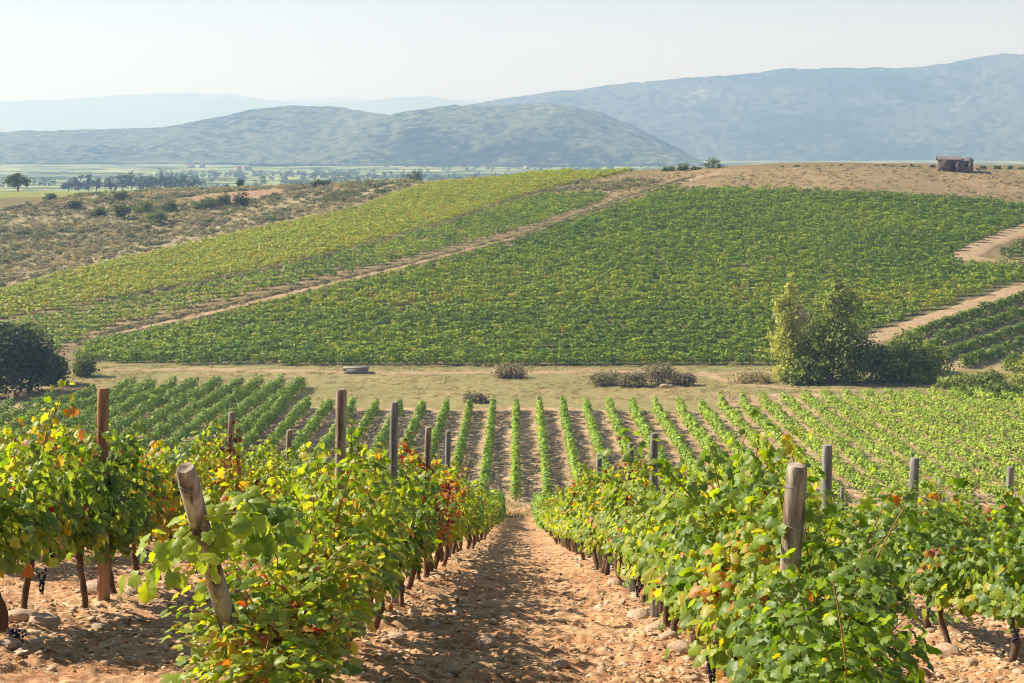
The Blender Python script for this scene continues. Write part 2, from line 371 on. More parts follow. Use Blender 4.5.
# ---------------------------------------------------------------- the ground sheet
def landcolors(X, Y):
    n = len(X)
    A = np.tile([0.33, 0.225, 0.125], (n, 1)); B = np.tile([0.43, 0.31, 0.19], (n, 1))      # vineyard soil
    def put(mask, a, b):
        A[mask] = a; B[mask] = b
    jx = X + 1.6 * fbm(X / 4, Y / 4, 3, 11); jy = Y + 2.2 * fbm(X / 4, Y / 4, 3, 12)
    put(Y > 380, (0.16, 0.18, 0.07), (0.26, 0.24, 0.12))
    m = (Y > 185) & (Y < 460)
    put(m, (0.24, 0.165, 0.09), (0.16, 0.145, 0.065))
    put((jx < -1) & (Y > 185) & inside(SCR, jx, jy), (0.24, 0.21, 0.11), (0.33, 0.27, 0.155))
    put((Y > 290) & inside(CREST, jx, jy), (0.30, 0.215, 0.12), (0.22, 0.165, 0.085))
    put((jy > 160.5) & (jy < 198) & ((jx > -31) | (jy > 176)) & ((jx < 23) | (jy > 171)), (0.31, 0.245, 0.115), (0.21, 0.205, 0.08))
    for P, a, b in ((YEL, (0.20, 0.17, 0.06), (0.28, 0.20, 0.11)), (GRN, (0.20, 0.18, 0.08), (0.30, 0.20, 0.12)), (BIG, (0.085, 0.10, 0.04), (0.14, 0.12, 0.06)),
                    (TRI, (0.2, 0.15, 0.08), (0.28, 0.2, 0.12)), (RGT, (0.36, 0.27, 0.16), (0.30, 0.25, 0.12))):
        put((Y > 180) & inside(P, X, Y), a, b)
    # ploughed strip below the left crest
    put((Y > 300) & inside(PLOW, jx, jy), (0.34, 0.20, 0.13), (0.30, 0.21, 0.12))
    # green flat beyond the left-hand crest
    put((Y > 330) & (X < -105) & (Y > 372 + 0.3 * (X + 150)), (0.20, 0.25, 0.06), (0.26, 0.26, 0.10))
    return A, B
PLOW = poly_world([(165, 200), (215, 193), (290, 189), (280, 194), (235, 203)], y0=190)
gx = np.concatenate([np.arange(-270, -150, 3.0), np.arange(-150, 150, 0.9), np.arange(150, 271, 3.0)])
gy = np.concatenate([np.arange(-50, 104, 2.0), np.arange(104, 400, 0.9), np.arange(400, 545, 3.0)])
GX, GY = np.meshgrid(gx, gy); n1, n2 = GX.shape
GZ = hgt(GX, GY)
# fine relief of tussocks, clods and tracks
rel = 0.10 * fbm(GX / 1.8, GY / 1.8, 3, 21)
GZ = GZ + np.where(GY > 100, rel, 0)
inner = (np.abs(GX) < 0.50 * GY) & (GY > 9) & (GY < 107)
GZ = np.where(inner, GZ - 0.35, GZ)
A, B = landcolors(GX.ravel(), GY.ravel())
i = np.arange(n1 - 1)[:, None] * n2 + np.arange(n2 - 1)[None]
Fq = np.stack([i, i + 1, i + n2 + 1, i + n2], -1).reshape(-1, 4)
g = link_mesh('ground', np.stack([GX, GY, GZ], -1).reshape(-1, 3), Fq, M_ground, None, {'landcol': A, 'altcol': B}, True)
tag(g, kind='structure')

# near stony vineyard soil (finer sheet)
LR = -1.25; RR = 1.38; SP = 2.6
ROWX = {-1: LR, -2: LR - SP, -3: LR - 2 * SP, -4: LR - 3 * SP, -5: LR - 4 * SP, -6: LR - 5 * SP, -7: LR - 6 * SP,
        1: RR, 2: RR + SP, 3: RR + 2 * SP, 4: RR + 3 * SP, 5: RR + 4 * SP, 6: RR + 5 * SP, 7: RR + 6 * SP}
def near_relief(X, Y):
    fade = 1 - sstep(60, 112, Y)
    d = np.min(np.stack([np.abs(X - x) for x in ROWX.values()]), 0)
    bank = 0.07 * np.exp(-(d / 0.42) ** 2)                            # soil heaped along the vines
    r = 0.06 * fbm(X / 0.9, Y / 0.9, 3, 31) + 0.055 * fbm(X / 0.25, Y / 0.25, 3, 32) + 0.028 * fbm(X / 0.07, Y / 0.07, 2, 33) * (1 - sstep(15, 40, Y))
    return (bank + r) * fade
uu = np.linspace(-0.56, 0.56, 760); vv = np.exp(np.linspace(math.log(6.5), math.log(112), 760))
U, Vv = np.meshgrid(uu, vv); SX = U * Vv; SY = Vv
SZ = hgt(SX, SY) + near_relief(SX, SY) - 0.10 * sstep(0.52, 0.56, np.abs(U))
n1, n2 = SX.shape; i = np.arange(n1 - 1)[:, None] * n2 + np.arange(n2 - 1)[None]
s_ = link_mesh('vineyard_soil', np.stack([SX, SY, SZ], -1).reshape(-1, 3), np.stack([i, i + 1, i + n2 + 1, i + n2], -1).reshape(-1, 4), M_soil, None, None, True)
tag(s_, kind='structure')
def gz(x, y): return hz(x, y) + float(near_relief(np.array([x]), np.array([y]))[0])

# ---------------------------------------------------------------- dirt tracks (draped strips)
def track(name, pts, width, wobble=0.5, y0=185):
    P = at([p[0] for p in pts], [p[1] for p in pts], y0=y0)[:, :2]
    seg = np.concatenate([[0], np.cumsum(np.linalg.norm(np.diff(P, axis=0), axis=1))]); s = np.arange(0, seg[-1], 0.9)
    C = np.stack([np.interp(s, seg, P[:, 0]), np.interp(s, seg, P[:, 1])], 1)
    T = np.gradient(C, axis=0); T /= np.linalg.norm(T, axis=1)[:, None]; Nn = np.stack([T[:, 1], -T[:, 0]], 1)
    W = np.interp(s, seg, width) if not np.isscalar(width) else np.full(len(s), width)
    w1 = W / 2 + wobble * fbm(s / 3, s * 0, 3, 41); w2 = W / 2 + wobble * fbm(s / 3, s * 0 + 9, 3, 42)
    k = 9; tt = np.linspace(-1, 1, k)
    lat = np.where(tt[None] < 0, tt[None] * w1[:, None], tt[None] * w2[:, None])
    X = C[:, :1] + Nn[:, :1] * lat; Y = C[:, 1:] + Nn[:, 1:] * lat
    Z = hgt(X, Y) + 0.10 * fbm(X / 1.8, Y / 1.8, 3, 21) + 0.07 - 0.12 * (np.abs(tt[None]) == 1)
    n = len(s); i = np.arange(n - 1)[:, None] * k + np.arange(k - 1)[None]
    o = link_mesh(name, np.stack([X, Y, Z], -1).reshape(-1, 3), np.stack([i, i + 1, i + k + 1, i + k], -1).reshape(-1, 4), M_track, None, None, True)
    return tag(o, kind='structure')
track('dirt_track', [(92, 339), (130, 331), (200, 316), (281, 296), (400, 268), (523, 236), (586, 213), (640, 194), (690, 179), (720, 173)], [1.9, 3.2, 4.4, 3.2, 1.7, 1.8, 2.4, 2.8, 4, 3.4])
track('dirt_track', [(1110, 262), (1060, 276), (1000, 296), (940, 316), (885, 335), (860, 346), (800, 362)], [4, 4, 4, 4, 4, 3, 2])
track('dirt_track', [(1120, 190), (1060, 213), (1024, 229), (985, 244), (962, 257), (1000, 262), (1060, 264), (1110, 264)], [6, 5, 4.5, 4.5, 5, 2.4, 2, 2])
track('dirt_track', [(100, 371), (200, 369), (300, 371), (400, 374), (520, 373), (600, 371), (700, 375), (780, 372)], 2.0, y0=160)
track('dirt_track', [(700, 372), (745, 384), (790, 389), (860, 391)], 1.6, y0=150)

# ---------------------------------------------------------------- far hills, in rings round the viewpoint
def ridge(name, line, dist, depth, basey, mat, d0, d1, seed, rough=0.09, back=0.6, nd=130, na=900):
    xs = np.array([p[0] for p in line], float); ys = np.array([p[1] for p in line], float)
    U = np.linspace(xs[0], xs[-1], na); crest = np.interp(U, xs, ys)
    kk = np.ones(9) / 9; crest = np.convolve(np.pad(crest, 4, mode='edge'), kk, mode='valid')
    D = np.linspace(d0, d1, nd)
    UU, DD = np.meshgrid(U, D); CR = np.broadcast_to(crest[None], UU.shape)
    top = -(CR - HY) / F * dist + CZ                                   # crest height in metres
    bas = -(basey - HY) / F * d0
    X = (UU - CX) / F * DD
    t = np.clip((DD - d0) / (dist - d0), 0, 1); prof = np.where(DD < dist, np.sin(t * np.pi / 2) ** 1.15, 1 - back * ((DD - dist) / (d1 - dist)) ** 1.4)
    Z = bas + (top - bas) * prof
    hh = np.maximum(top - bas, 20)
    env = np.clip(np.sin(np.clip(t, 0, 1) * np.pi), 0, 1)
    rid = 1 - np.abs(fbm(X / depth * 4.2, DD / depth * 1.5, 5, seed))
    Z = Z + hh * (rid - 0.8) * 0.27 * env + hh * rough * 0.6 * fbm(X / depth * 14, DD / depth * 14, 3, seed + 3) * (0.25 + env)
    Z = Z + 5.0 * (vnoise(X / 16, DD / 16, seed + 9) - 0.3) * min(dist / 3200, 2) + 2.5 * fbm(X / 60, DD / 60, 3, seed + 5) * min(dist / 3200, 2)     # tree tops
    n1, n2 = X.shape; i = np.arange(n1 - 1)[:, None] * n2 + np.arange(n2 - 1)[None]
    o = link_mesh(name, np.stack([X, DD, Z], -1).reshape(-1, 3), np.stack([i, i + 1, i + n2 + 1, i + n2], -1).reshape(-1, 4), mat, None, None, False)
    return tag(o, kind='structure')
ridge('hills', [(-260, 128), (-100, 136), (0, 133), (60, 131), (110, 131), (160, 129), (205, 121), (250, 111), (290, 107), (330, 108), (375, 114), (410, 118), (450, 130), (500, 150), (540, 166), (600, 176)], 3300, 1200, 163, M_hill, 2600, 3800, 51)
ridge('hills', [(250, 172), (300, 150), (350, 128), (400, 114), (440, 108), (480, 107), (520, 105), (555, 105), (600, 113), (640, 130), (680, 150), (705, 165), (740, 172), (760, 174)], 3000, 900, 164, M_hill, 2450, 3500, 61)
ridge('mountains', [(340, 150), (420, 118), (470, 107), (510, 100), (560, 95), (620, 88), (700, 80), (760, 74), (820, 70), (900, 70), (945, 68), (985, 60), (1024, 56), (1100, 52), (1250, 60), (1400, 80)], 5200, 2400, 166, M_mount, 3700, 6000, 71)
ridge('mountains', [(780, 172), (850, 160), (910, 140), (960, 124), (1000, 117), (1060, 108), (1200, 100), (1400, 110)], 4300, 1200, 172, M_mount, 3600, 4700, 81)
ridge('distant_mountains', [(-300, 112), (-60, 104), (0, 102), (60, 101), (120, 96), (190, 93), (235, 95), (260, 100), (320, 104), (360, 103), (400, 98), (430, 97), (470, 104), (540, 108), (700, 112)], 12000, 4000, 150, M_mount, 10000, 13500, 91, rough=0.02)
ridge('distant_mountains', [(-300, 118), (0, 107), (40, 104), (90, 108), (200, 104), (330, 99), (400, 103), (470, 100), (520, 98), (600, 100), (900, 104)], 16000, 5000, 150, M_mount, 14000, 18000, 95, rough=0.02)
# valley floor out to the hills
U = np.linspace(-700, 1750, 500); D = np.exp(np.linspace(math.log(430), math.log(18500), 260))
UU, DD = np.meshgrid(U, D); X = (UU - CX) / F * DD
Hq = np.interp(DD, [430, 540, 900, 1400, 2000, 2800, 4200, 8000, 16000], [34, 31, 28, 34, 34, 24, 30, 60, 90])
Z = CZ - Hq + 3.0 * fbm(X / 260, DD / 260, 4, 101) + 1.6 * np.maximum(vnoise(X / 9, DD / 9, 102) - 0.86, 0) * 7 * (DD > 800)
n1, n2 = X.shape; i = np.arange(n1 - 1)[:, None] * n2 + np.arange(n2 - 1)[None]
tag(link_mesh('valley_ground', np.stack([X, DD, Z], -1).reshape(-1, 3), np.stack([i, i + 1, i + n2 + 1, i + n2], -1).reshape(-1, 4), M_plain, None, None, True), kind='structure')
def plainz(x, y):
    return CZ - float(np.interp(y, [430, 540, 900, 1400, 2000, 2800, 4200, 8000, 16000], [34, 31, 28, 34, 34, 24, 30, 60, 90])) + float(3.0 * fbm(np.array([x / 260]), np.array([y / 260]), 4, 101)[0])

# haze
hb = MB(); hb.box((-11000, -150, -150), (14500, 19500, 590))
m, t, out = new_mat('valley_haze')
pv = N(t, 'ShaderNodeVolumePrincipled'); pv.inputs['Color'].default_value = (0.30, 0.48, 0.80, 1); pv.inputs['Absorption Color'].default_value = (0.66, 0.46, 0.02, 1); pv.inputs['Density'].default_value = 0.00031
pv.inputs['Anisotropy'].default_value = 0.2
L(t, pv.outputs[0], out.inputs['Volume'])
hzo = hb.build('haze', m, smooth=False); tag(hzo, kind='stuff')

# ---------------------------------------------------------------- foliage generator
def frames(n, tip):
    """rotation matrices whose z is n and y is close to tip"""
    n = n / (np.linalg.norm(n, axis=1)[:, None] + 1e-9)
    y = tip - (tip * n).sum(1)[:, None] * n; y /= (np.linalg.norm(y, axis=1)[:, None] + 1e-9)
    x = np.cross(y, n); return np.stack([x, y, n], -1)
_half = [(0.10, -0.06), (0.29, -0.16), (0.45, -0.04), (0.42, 0.13), (0.57, 0.31), (0.49, 0.50), (0.36, 0.50), (0.35, 0.70), (0.18, 0.80)]
_out = [(0, 0.0)] + _half + [(0, 1.0)] + [(-x, y) for x, y in reversed(_half)]
_LV = np.array([(0, 0.3, 0.0)] + [(x, y, 0) for x, y in _out]); _LV[:, 2] = -0.45 * np.abs(_LV[:, 0]) ** 1.3 - 0.30 * (_LV[:, 1] - 0.3) ** 2 + 0.06 * np.sin(_LV[:, 1] * 9 + _LV[:, 0] * 5)
_LV[0, 2] = 0.06
_LF = np.array([(0, 1 + k, 1 + (k + 1) % len(_out)) for k in range(len(_out))])[:, [0, 2, 1]]
_MV = np.array([(0, 0.35, 0.07), (0, 0, 0), (0.42, -0.02, -0.08), (0.5, 0.42, -0.1), (0, 0.95, -0.06), (-0.5, 0.42, -0.1), (-0.42, -0.02, -0.08)])
_MF = np.array([(0, 2, 1), (0, 3, 2), (0, 4, 3), (0, 5, 4), (0, 6, 5), (0, 1, 6)])
_QV = np.array([(-0.5, -0.1, 0), (0.5, -0.05, -0.05), (0.42, 0.8, 0.05), (-0.45, 0.75, -0.04)]); _QF = np.array([(0, 1, 2, 3)])
def leaves(mb, P, n, tip, size, tint, tmpl='hi'):
    TV, TF = {'hi': (_LV, _LF), 'mid': (_MV, _MF), 'quad': (_QV, _QF)}[tmpl]
    Rm = frames(n, tip); k = len(P)
    jit = 1 + 0.18 * (rng.random((k, len(TV), 3)) - 0.5)
    V = np.einsum('kij,kvj->kvi', Rm, TV[None] * size[:, None, None] * jit) + P[:, None]
    Fc = (TF[None] + (np.arange(k) * len(TV))[:, None, None]).reshape(-1, TF.shape[1])
    mb.add(V.reshape(-1, 3), Fc, np.repeat(tint, len(TV)))

def vine_foliage(seed, lod, full=1.0, low=0.56, high=1.46, wide=0.31):
    """one vine's canopy: shoots rising from a cordon along local Y, with leaves"""
    global rng
    rng = np.random.default_rng(seed)
    mb = MB(); canes = []
    ncane = 9
    Pl, Nl, Tl, Sl, Ti = [], [], [], [], []
    for c in range(ncane):
        y0 = -0.58 + 1.16 * (c + rng.random() * 0.8) / ncane
        top = high + rng.normal(0, 0.12) + (0.30 if rng.random() < 0.25 else 0) - 0.07; L_ = top - 0.66
        sx = rng.normal(0, 0.16); sy = rng.normal(0, 0.13); bend = rng.normal(0, 0.20)
        t = np.linspace(0, 1, 9)
        path = np.stack([sx * t + bend * t ** 2, y0 + sy * t, 0.66 + L_ * (t - 0.08 * abs(bend) * t ** 2)], 1)
        canes.append(path)
        nn = int((62 if lod == 'hi' else 32) * full)
        tt = rng.random(nn) ** 0.9; base = np.stack([np.interp(tt, t, path[:, a]) for a in range(3)], 1)
        ang = rng.random(nn) * 2 * np.pi; r = wide * (0.25 + 0.75 * rng.random(nn)) * (1.12 - 0.72 * tt ** 1.5)
        off = np.stack([np.cos(ang) * r, np.sin(ang) * r * 0.6, rng.normal(0, 0.05, nn)], 1)
        ct = rng.normal(0.48, 0.085)
        Pl.append(base + off)
        o2 = off.copy(); o2[:, 2] = 0
        Nl.append(o2 / (np.linalg.norm(o2, axis=1)[:, None] + 1e-6) * 0.75 + np.array([0, 0, 0.55]) + rng.normal(0, 0.42, (nn, 3)))
        Tl.append(np.array([0, 0, -0.9]) + o2 * 1.2 + rng.normal(0, 0.35, (nn, 3)))
        Sl.append((0.052 + 0.060 * rng.random(nn)) * (1.12 - 0.4 * tt)); Ti.append(ct + rng.normal(0, 0.08, nn) - 0.05 * (1 - tt))
    # drooping laterals low on the canopy
    nn = int((230 if lod == 'hi' else 120) * full)
    P = np.stack([np.clip(rng.normal(0, 0.17, nn), -0.34, 0.34), rng.uniform(-0.56, 0.56, nn), low + (0.95 - low) * rng.random(nn) ** 0.8], 1)
    Pl.append(P); Nl.append(np.stack([np.sign(P[:, 0]), rng.normal(0, .4, nn), 0.4 + rng.normal(0, .35, nn)], 1)); Tl.append(np.tile([0, 0, -1.0], (nn, 1)) + rng.normal(0, .3, (nn, 3)))
    Sl.append(0.06 + 0.06 * rng.random(nn)); Ti.append(rng.normal(0.50, 0.12, nn))
    P = np.vstack(Pl); n = np.vstack(Nl); T = np.vstack(Tl); S = np.concatenate(Sl); ti = np.concatenate(Ti)
    # clusters of autumn colour
    for q in range(3):
        c = np.array([rng.normal(0, .25), rng.uniform(-.5, .5), rng.uniform(.5, 1.4)]); dd = np.linalg.norm(P - c, axis=1)
        ti = ti + np.where(dd < 0.22, (rng.uniform(0.30, 0.42) if rng.random() < 0.16 else rng.uniform(0.03, 0.17)), 0)
    odd = rng.random(len(ti)); ti = np.where(odd < 0.018, rng.uniform(0.7, 0.95, len(ti)), ti)
    if full > 1.2: S = S * 0.86
    if lod != 'hi': S = S * 1.3
    leaves(mb, P, n, T, S, np.clip(ti, 0.02, 0.98), 'hi' if lod == 'hi' else 'mid')
    return mb, canes

def cordon_mb(canes):
    mb = MB(); a = rng.normal(0, .03, 4)
    y = np.linspace(-0.52, 0.52, 9)
    mb.tube(np.stack([0.03 * np.sin(y * 9 + a[0] * 50), y, 0.63 + 0.03 * np.cos(y * 7)], 1), 0.018 + 0.012 * (1 - np.abs(y)), 6, wob=0.3)
    return mb
def cane_mb(canes):
    mb = MB()
    for p in canes: mb.tube(p, np.linspace(0.006, 0.003, len(p)), 4, cap=False)
    return mb
def trunk_mb(seed):
    global rng
    rng = np.random.default_rng(seed)
    mb = MB(); t = np.linspace(0, 1, 11)
    ph = rng.random(2) * 6
    x = 0.045 * np.sin(t * 5 + ph[0]) - 0.045 * np.sin(ph[0]); y = 0.04 * np.sin(t * 6 + ph[1]) - 0.04 * np.sin(ph[1]) + rng.normal(0, 0.05) * t
    s = 1 - t ; x = x * 1.0 - x[-1] * t; y = y - y[-1] * t
    r = 0.030 + 0.018 * np.exp(-t * 9) + 0.012 * np.exp(-(1 - t) * 7) + 0.004 * rng.normal(0, 1, 11)
    mb.tube(np.stack([x, y, -0.08 + 0.72 * t], 1), r, 8, wob=0.35)
    return mb
def grapes_mb(seed):
    r_ = np.random.default_rng(seed); mb = MB()
    for k in range(46):
        z = -r_.random() * 0.17; rad = 0.035 * (1 + z / 0.22); a = r_.random() * 6.28
        c = np.array([math.cos(a) * rad, math.sin(a) * rad, z])
        V = []; 
        for la in (-1.57, -0.6, 0.4, 1.57):
            for k2 in range(6): V.append(c + 0.0095 * np.array([math.cos(la) * math.cos(k2 * 1.047), math.cos(la) * math.sin(k2 * 1.047), math.sin(la)]))
        V = np.array(V); i = np.arange(3)[:, None] * 6; j = np.arange(6)[None]
        mb.add(V, np.stack([i + j, i + (j + 1) % 6, i + 6 + (j + 1) % 6, i + 6 + j], -1).reshape(-1, 4))
    return mb

PARTS = {}
def foliage_mesh(kind, v):
    key = (kind, v)
    if key not in PARTS:
        if kind == 'hi': mb, canes = vine_foliage(100 + v, 'hi')
        elif kind == 'bushy': mb, canes = vine_foliage(200 + v, 'hi', full=1.55, low=0.30, high=1.46, wide=0.42)
        else: mb, canes = vine_foliage(300 + v, 'mid')
        a = mb.build('foliage', M_vine, smooth=True); b = cane_mb(canes).build('cane', M_cane); c = cordon_mb(canes).build('cordon', M_bark)
        tr = trunk_mb(400 + v + 10 * len(PARTS)).build('trunk', M_bark)
        PARTS[key] = [o.data for o in (a, b, c, tr)]
        for o in (a, b, c, tr): bpy.data.objects.remove(o)
    return PARTS[key]
grape_data = []
for k in range(2):
    o = grapes_mb(k).build('grape_bunch', M_grape); grape_data.append(o.data); bpy.data.objects.remove(o)

def place_vine(x, y, kind, v, shift, label, group, rz=0.0, scale=1.0, grapes=0, zs=1.0):
    root = empty('grape_vine', (x, y, gz(x, y)), rz); root.scale = (scale, scale, scale * zs)
    tag(root, label, 'grape vine', group)
    for nm, data in zip(('foliage', 'cane', 'cordon', 'trunk'), foliage_mesh(kind, v)):
        if nm == 'cane' and y > 30: continue
        o = bpy.data.objects.new(nm, data); col.objects.link(o); o.parent = root
        if nm == 'foliage': o.color = (0.5 + shift, 0.5, 0.5, 1)
    for k in range(grapes):
        o = bpy.data.objects.new('grape_bunch', grape_data[k % 2]); col.objects.link(o); o.parent = root
        o.location = (random.choice((-1, 1)) * random.uniform(0.08, 0.3), random.uniform(-0.45, 0.45), random.uniform(0.5, 0.68))
    return root

ORD = ['first', 'second', 'third', 'fourth', 'fifth', 'sixth', 'seventh', 'eighth', 'ninth', 'tenth', 'eleventh', 'twelfth', 'thirteenth', 'fourteenth', 'fifteenth', 'sixteenth', 'seventeenth', 'eighteenth', 'nineteenth', 'twentieth']
ROWNAME = {-1: 'row just left of the path', 1: 'row just right of the path', -2: 'second row left of the path', 2: 'second row right of the path',
           -3: 'third row left of the path', 3: 'third row right of the path', -4: 'fourth row left of the path', 4: 'fourth row right of the path',
           -5: 'fifth row left of the path', 5: 'fifth row right of the path', -6: 'sixth row left of the path', 6: 'sixth row right of the path',
           -7: 'seventh row left of the path', 7: 'seventh row right of the path'}
# colour character along the rows: (row, from Y, to Y): shift added to the leaf tint
TONES = [(-1, 0, 8.5, 0.09), (-1, 8.5, 12, 0.10), (-1, 12, 16, 0.01), (-1, 17, 19.5, 0.40), (-1, 19.5, 26, 0.14), (-1, 26, 40, 0.05),
         (1, 0, 6.4, 0.0), (1, 6.4, 7.4, 0.06), (1, 7.4, 9.2, 0.10), (1, 9.2, 10.6, 0.11), (1, 10.6, 20, 0.12), (1, 20, 60, 0.13),
         (-2, 0, 12.5, 0.03), (-2, 12.5, 14, -0.08), (-2, 14, 15.3, 0.20), (-2, 15.3, 17.6, 0.10), (-2, 17.6, 18.8, 0.44), (-2, 18.8, 24, 0.10), (-3, 0, 60, 0.04),
         (2, 0, 14, -0.01), (2, 14, 60, 0.0), (3, 0, 60, 0.0), (-4, 0, 60, 0.0), (-5, 0, 60, 0.0)]
def tone(row, y):
    for r_, a, b, s in TONES:
        if r_ == row and a <= y < b: return s
    return 0.05
PITCH = 1.08
START = {-1: 7.7, 1: 5.9}
cand = []
for row, x in ROWX.items():
    y = START.get(row, 8.0 + 0.3 * (row % 3)); k = 0
    while y < 104:
        px = CX + F * x / y
        if -60 < px < 1084 or abs(row) == 1:
            cand.append((y + (abs(row) - 1) * 9.0, row, k, x, y))
        k += 1; y += PITCH
cand.sort()
chosen, rest = cand[:296], cand[296:]
rows_seen = {}
for pr, row, k, x, y in sorted(chosen, key=lambda c: (c[1], c[2])):
    nth = rows_seen[row] = rows_seen.get(row, -1) + 1
    sh = tone(row, y) + random.gauss(0, 0.035)
    kind = 'bushy' if (abs(row) == 1 and y < 10.3) else ('hi' if y < 24 else 'mid')
    hue = 'red and orange' if sh > 0.25 else ('yellowing' if sh > 0.08 else ('yellow green' if sh > 0.0 else 'dark green'))
    if nth < 14:
        lab = f'{hue} grape vine, {ORD[nth]} from the front, {ROWNAME[row]}'; grp = 'grape vines in the near rows'
    else:
        hue = None
        far = nth >= 34
        lab = ('small distant grape vine at the downhill end of the ' if far else 'grape vine midway down the ') + ROWNAME[row]
        grp = ('far ' if far else 'midway ') + 'grape vines in the ' + ROWNAME[row]
    zs = 1.0 if row < 0 else 0.93
    if row == 1: zs = 0.93 if y > 9.5 else 0.98
    if row >= 2: zs = 0.84
    if row == -1 and y < 9.6: zs = 0.72 + 0.055 * (y - 6.8)
    if row == -1 and y >= 9.6: zs = 0.9
    if row == 1 and y < 8.2: zs = 0.72 + 0.10 * (y - 5.9)
    place_vine(x + random.gauss(0, 0.05), y, kind, random.randrange(6), sh, lab, grp, rz=math.pi * random.randrange(2) + random.gauss(0, 0.06),
               scale=random.uniform(0.93, 1.07), grapes=(3 if y < 18 and random.random() < 0.5 else 0), zs=zs)
# the low young vine at the foot of the leaning post, and the long leafy shoot reaching past it
place_vine(-1.22, 7.05, 'bushy', 2, 0.12, 'low bushy vine at the foot of the leaning end post', 'grape vines in the near rows', zs=0.50)
first = [o for o in bpy.data.objects if o.name.startswith('grape_vine') and 'first from the front, row just left' in o.get('label', '')][0]
rng = np.random.default_rng(77)
fl = np.array(first.location); tt = np.linspace(0, 1, 8)
sh_path = np.stack([-1.22 - 0.44 * tt, 7.35 - 0.85 * tt, gz(-1.3, 7.0) + 0.93 + 0.20 * np.sin(tt * 2.6) - 0.05 * tt], 1)
mb = MB(); k_ = 130; q = rng.random(k_); B0 = np.stack([np.interp(q, tt, sh_path[:, a]) for a in range(3)], 1)
off = rng.normal(0, 1, (k_, 3)) * np.array([0.09, 0.11, 0.075]); nn = off / 0.12 * 0.5 + np.array([-0.2, -0.5, 0.6]) + rng.normal(0, .3, (k_, 3))
leaves(mb, B0 + off, nn, np.array([0, -0.2, -0.9]) + rng.normal(0, .35, (k_, 3)), 0.05 + 0.05 * rng.random(k_), np.clip(0.60 + rng.normal(0, .05, k_) - 0.12 * (q < .35), 0, 1), 'hi')
so_ = mb.build('foliage', M_vine, smooth=True); mb = MB(); mb.tube(sh_path, np.linspace(0.007, 0.003, 8), 5, cap=False); sc_ = mb.build('cane', M_cane)
for o in (so_, sc_):
    me = o.data; M_ = first.matrix_basis.inverted(); me.transform(M_); o.parent = first
# the remaining far vines as one mass
def vine_mass(name, pts, leaf, nper, hgt_, wid, ln, tints, mat, seed, low=0.25):
    """pts (n,4): x y z yaw ; merged leaf quads"""
    global rng
    rng = np.random.default_rng(seed); n = len(pts)
    pts = np.asarray(pts, float)
    if pts.shape[1] == 4: pts = np.hstack([pts, np.ones((n, 1))])
    q = rng.random((n, nper, 3)); hv = hgt_ * pts[:, 4][:, None] * (0.8 + 0.4 * rng.random((n, 1)))
    lz = low + (hv - low) * q[..., 2] ** 0.75
    taper = 1 - 0.45 * (lz / hgt_)
    lx = (q[..., 0] - 0.5) * 2 * wid * taper * (0.75 + 0.5 * rng.random((n, 1))); ly = (q[..., 1] - 0.5) * ln
    c, s = np.cos(pts[:, 3])[:, None], np.sin(pts[:, 3])[:, None]
    X = pts[:, 0:1] + lx * c - ly * s; Y = pts[:, 1:2] + lx * s + ly * c; Z = pts[:, 2:3] + lz
    P = np.stack([X, Y, Z], -1).reshape(-1, 3)
    nx = lx / wid * 1.3; upw = 0.15 + 0.95 * (lz / hv) ** 2; nrm = np.stack([nx * c, nx * s, upw], -1).reshape(-1, 3) + rng.normal(0, 0.32, (n * nper, 3))
    tip = np.array([0, 0, -1.0]) + rng.normal(0, 0.4, (n * nper, 3))
    ti = (np.asarray(tints)[:, None] + rng.normal(0, 0.07, (n, nper))).ravel()
    mb = MB(); leaves(mb, P, nrm, tip, leaf * (0.7 + 0.6 * rng.random(n * nper)), np.clip(ti, 0.02, 0.98), 'quad')
    return mb.build(name, mat, smooth=False)
pts = [(x + random.gauss(0, .05), y, gz(x, y), 0) for _, row, k, x, y in rest]
tag(vine_mass('distant_vines', pts, 0.2, 130, 1.55, 0.38, 1.1, [0.5 + random.gauss(0, .04) for _ in pts], M_hedge, 5), kind='stuff')

# ---------------------------------------------------------------- posts
def make_post(x, y, h, r, mat, label, lean=(0, 0), grp='wooden posts of the near vineyard', staple=True, name='vineyard_post'):
    root = empty(name, (x, y, gz(x, y))); tag(root, label, 'post', grp)
    global rng
    rng = np.random.default_rng(int(1000 + 37 * y + 11 * abs(x)))
    mb = MB(); t = np.array([0, .1, .25, .4, .55, .7, .85, .96, .99, 1.0]); n = len(t)
    P = np.stack([lean[0] * t + 0.006 * np.sin(t * 7), lean[1] * t + 0.006 * np.cos(t * 5), -0.3 + (h + 0.3) * t], 1)
    rr = r * np.array([1.08, 1.05, 1.0, .99, 1.0, .97, .96, .97, .93, .80])
    mb.tube(P, rr, 14, wob=0.10)
    mb.build('pole', mat, root)
    if staple:
        for zz in (0.55, 0.8, 0.93):
            s_ = MB(); tz = (h * zz + 0.3) / (h + 0.3); c = np.array([lean[0] * tz, lean[1] * tz, h * zz])
            th = np.linspace(0, 2 * np.pi, 15)
            s_.tube(np.stack([c[0] + (r + 0.005) * np.cos(th), c[1] + (r + 0.005) * np.sin(th), c[2] + 0.012 * np.sin(th * 2)], 1), 0.0013, 4, cap=False)
            s_.build('wire_tie', M_wire, root)
    return root
def px_post(row, px, pytop, rpx, mat, label, lean=(0, 0)):
    x = ROWX[row]; y = x * F / (px - CX); g0 = gz(x, y); top = CZ - (pytop - HY) / F * y
    return make_post(x, y, top - g0, rpx * y / F, mat, label, lean, staple=y < 30)
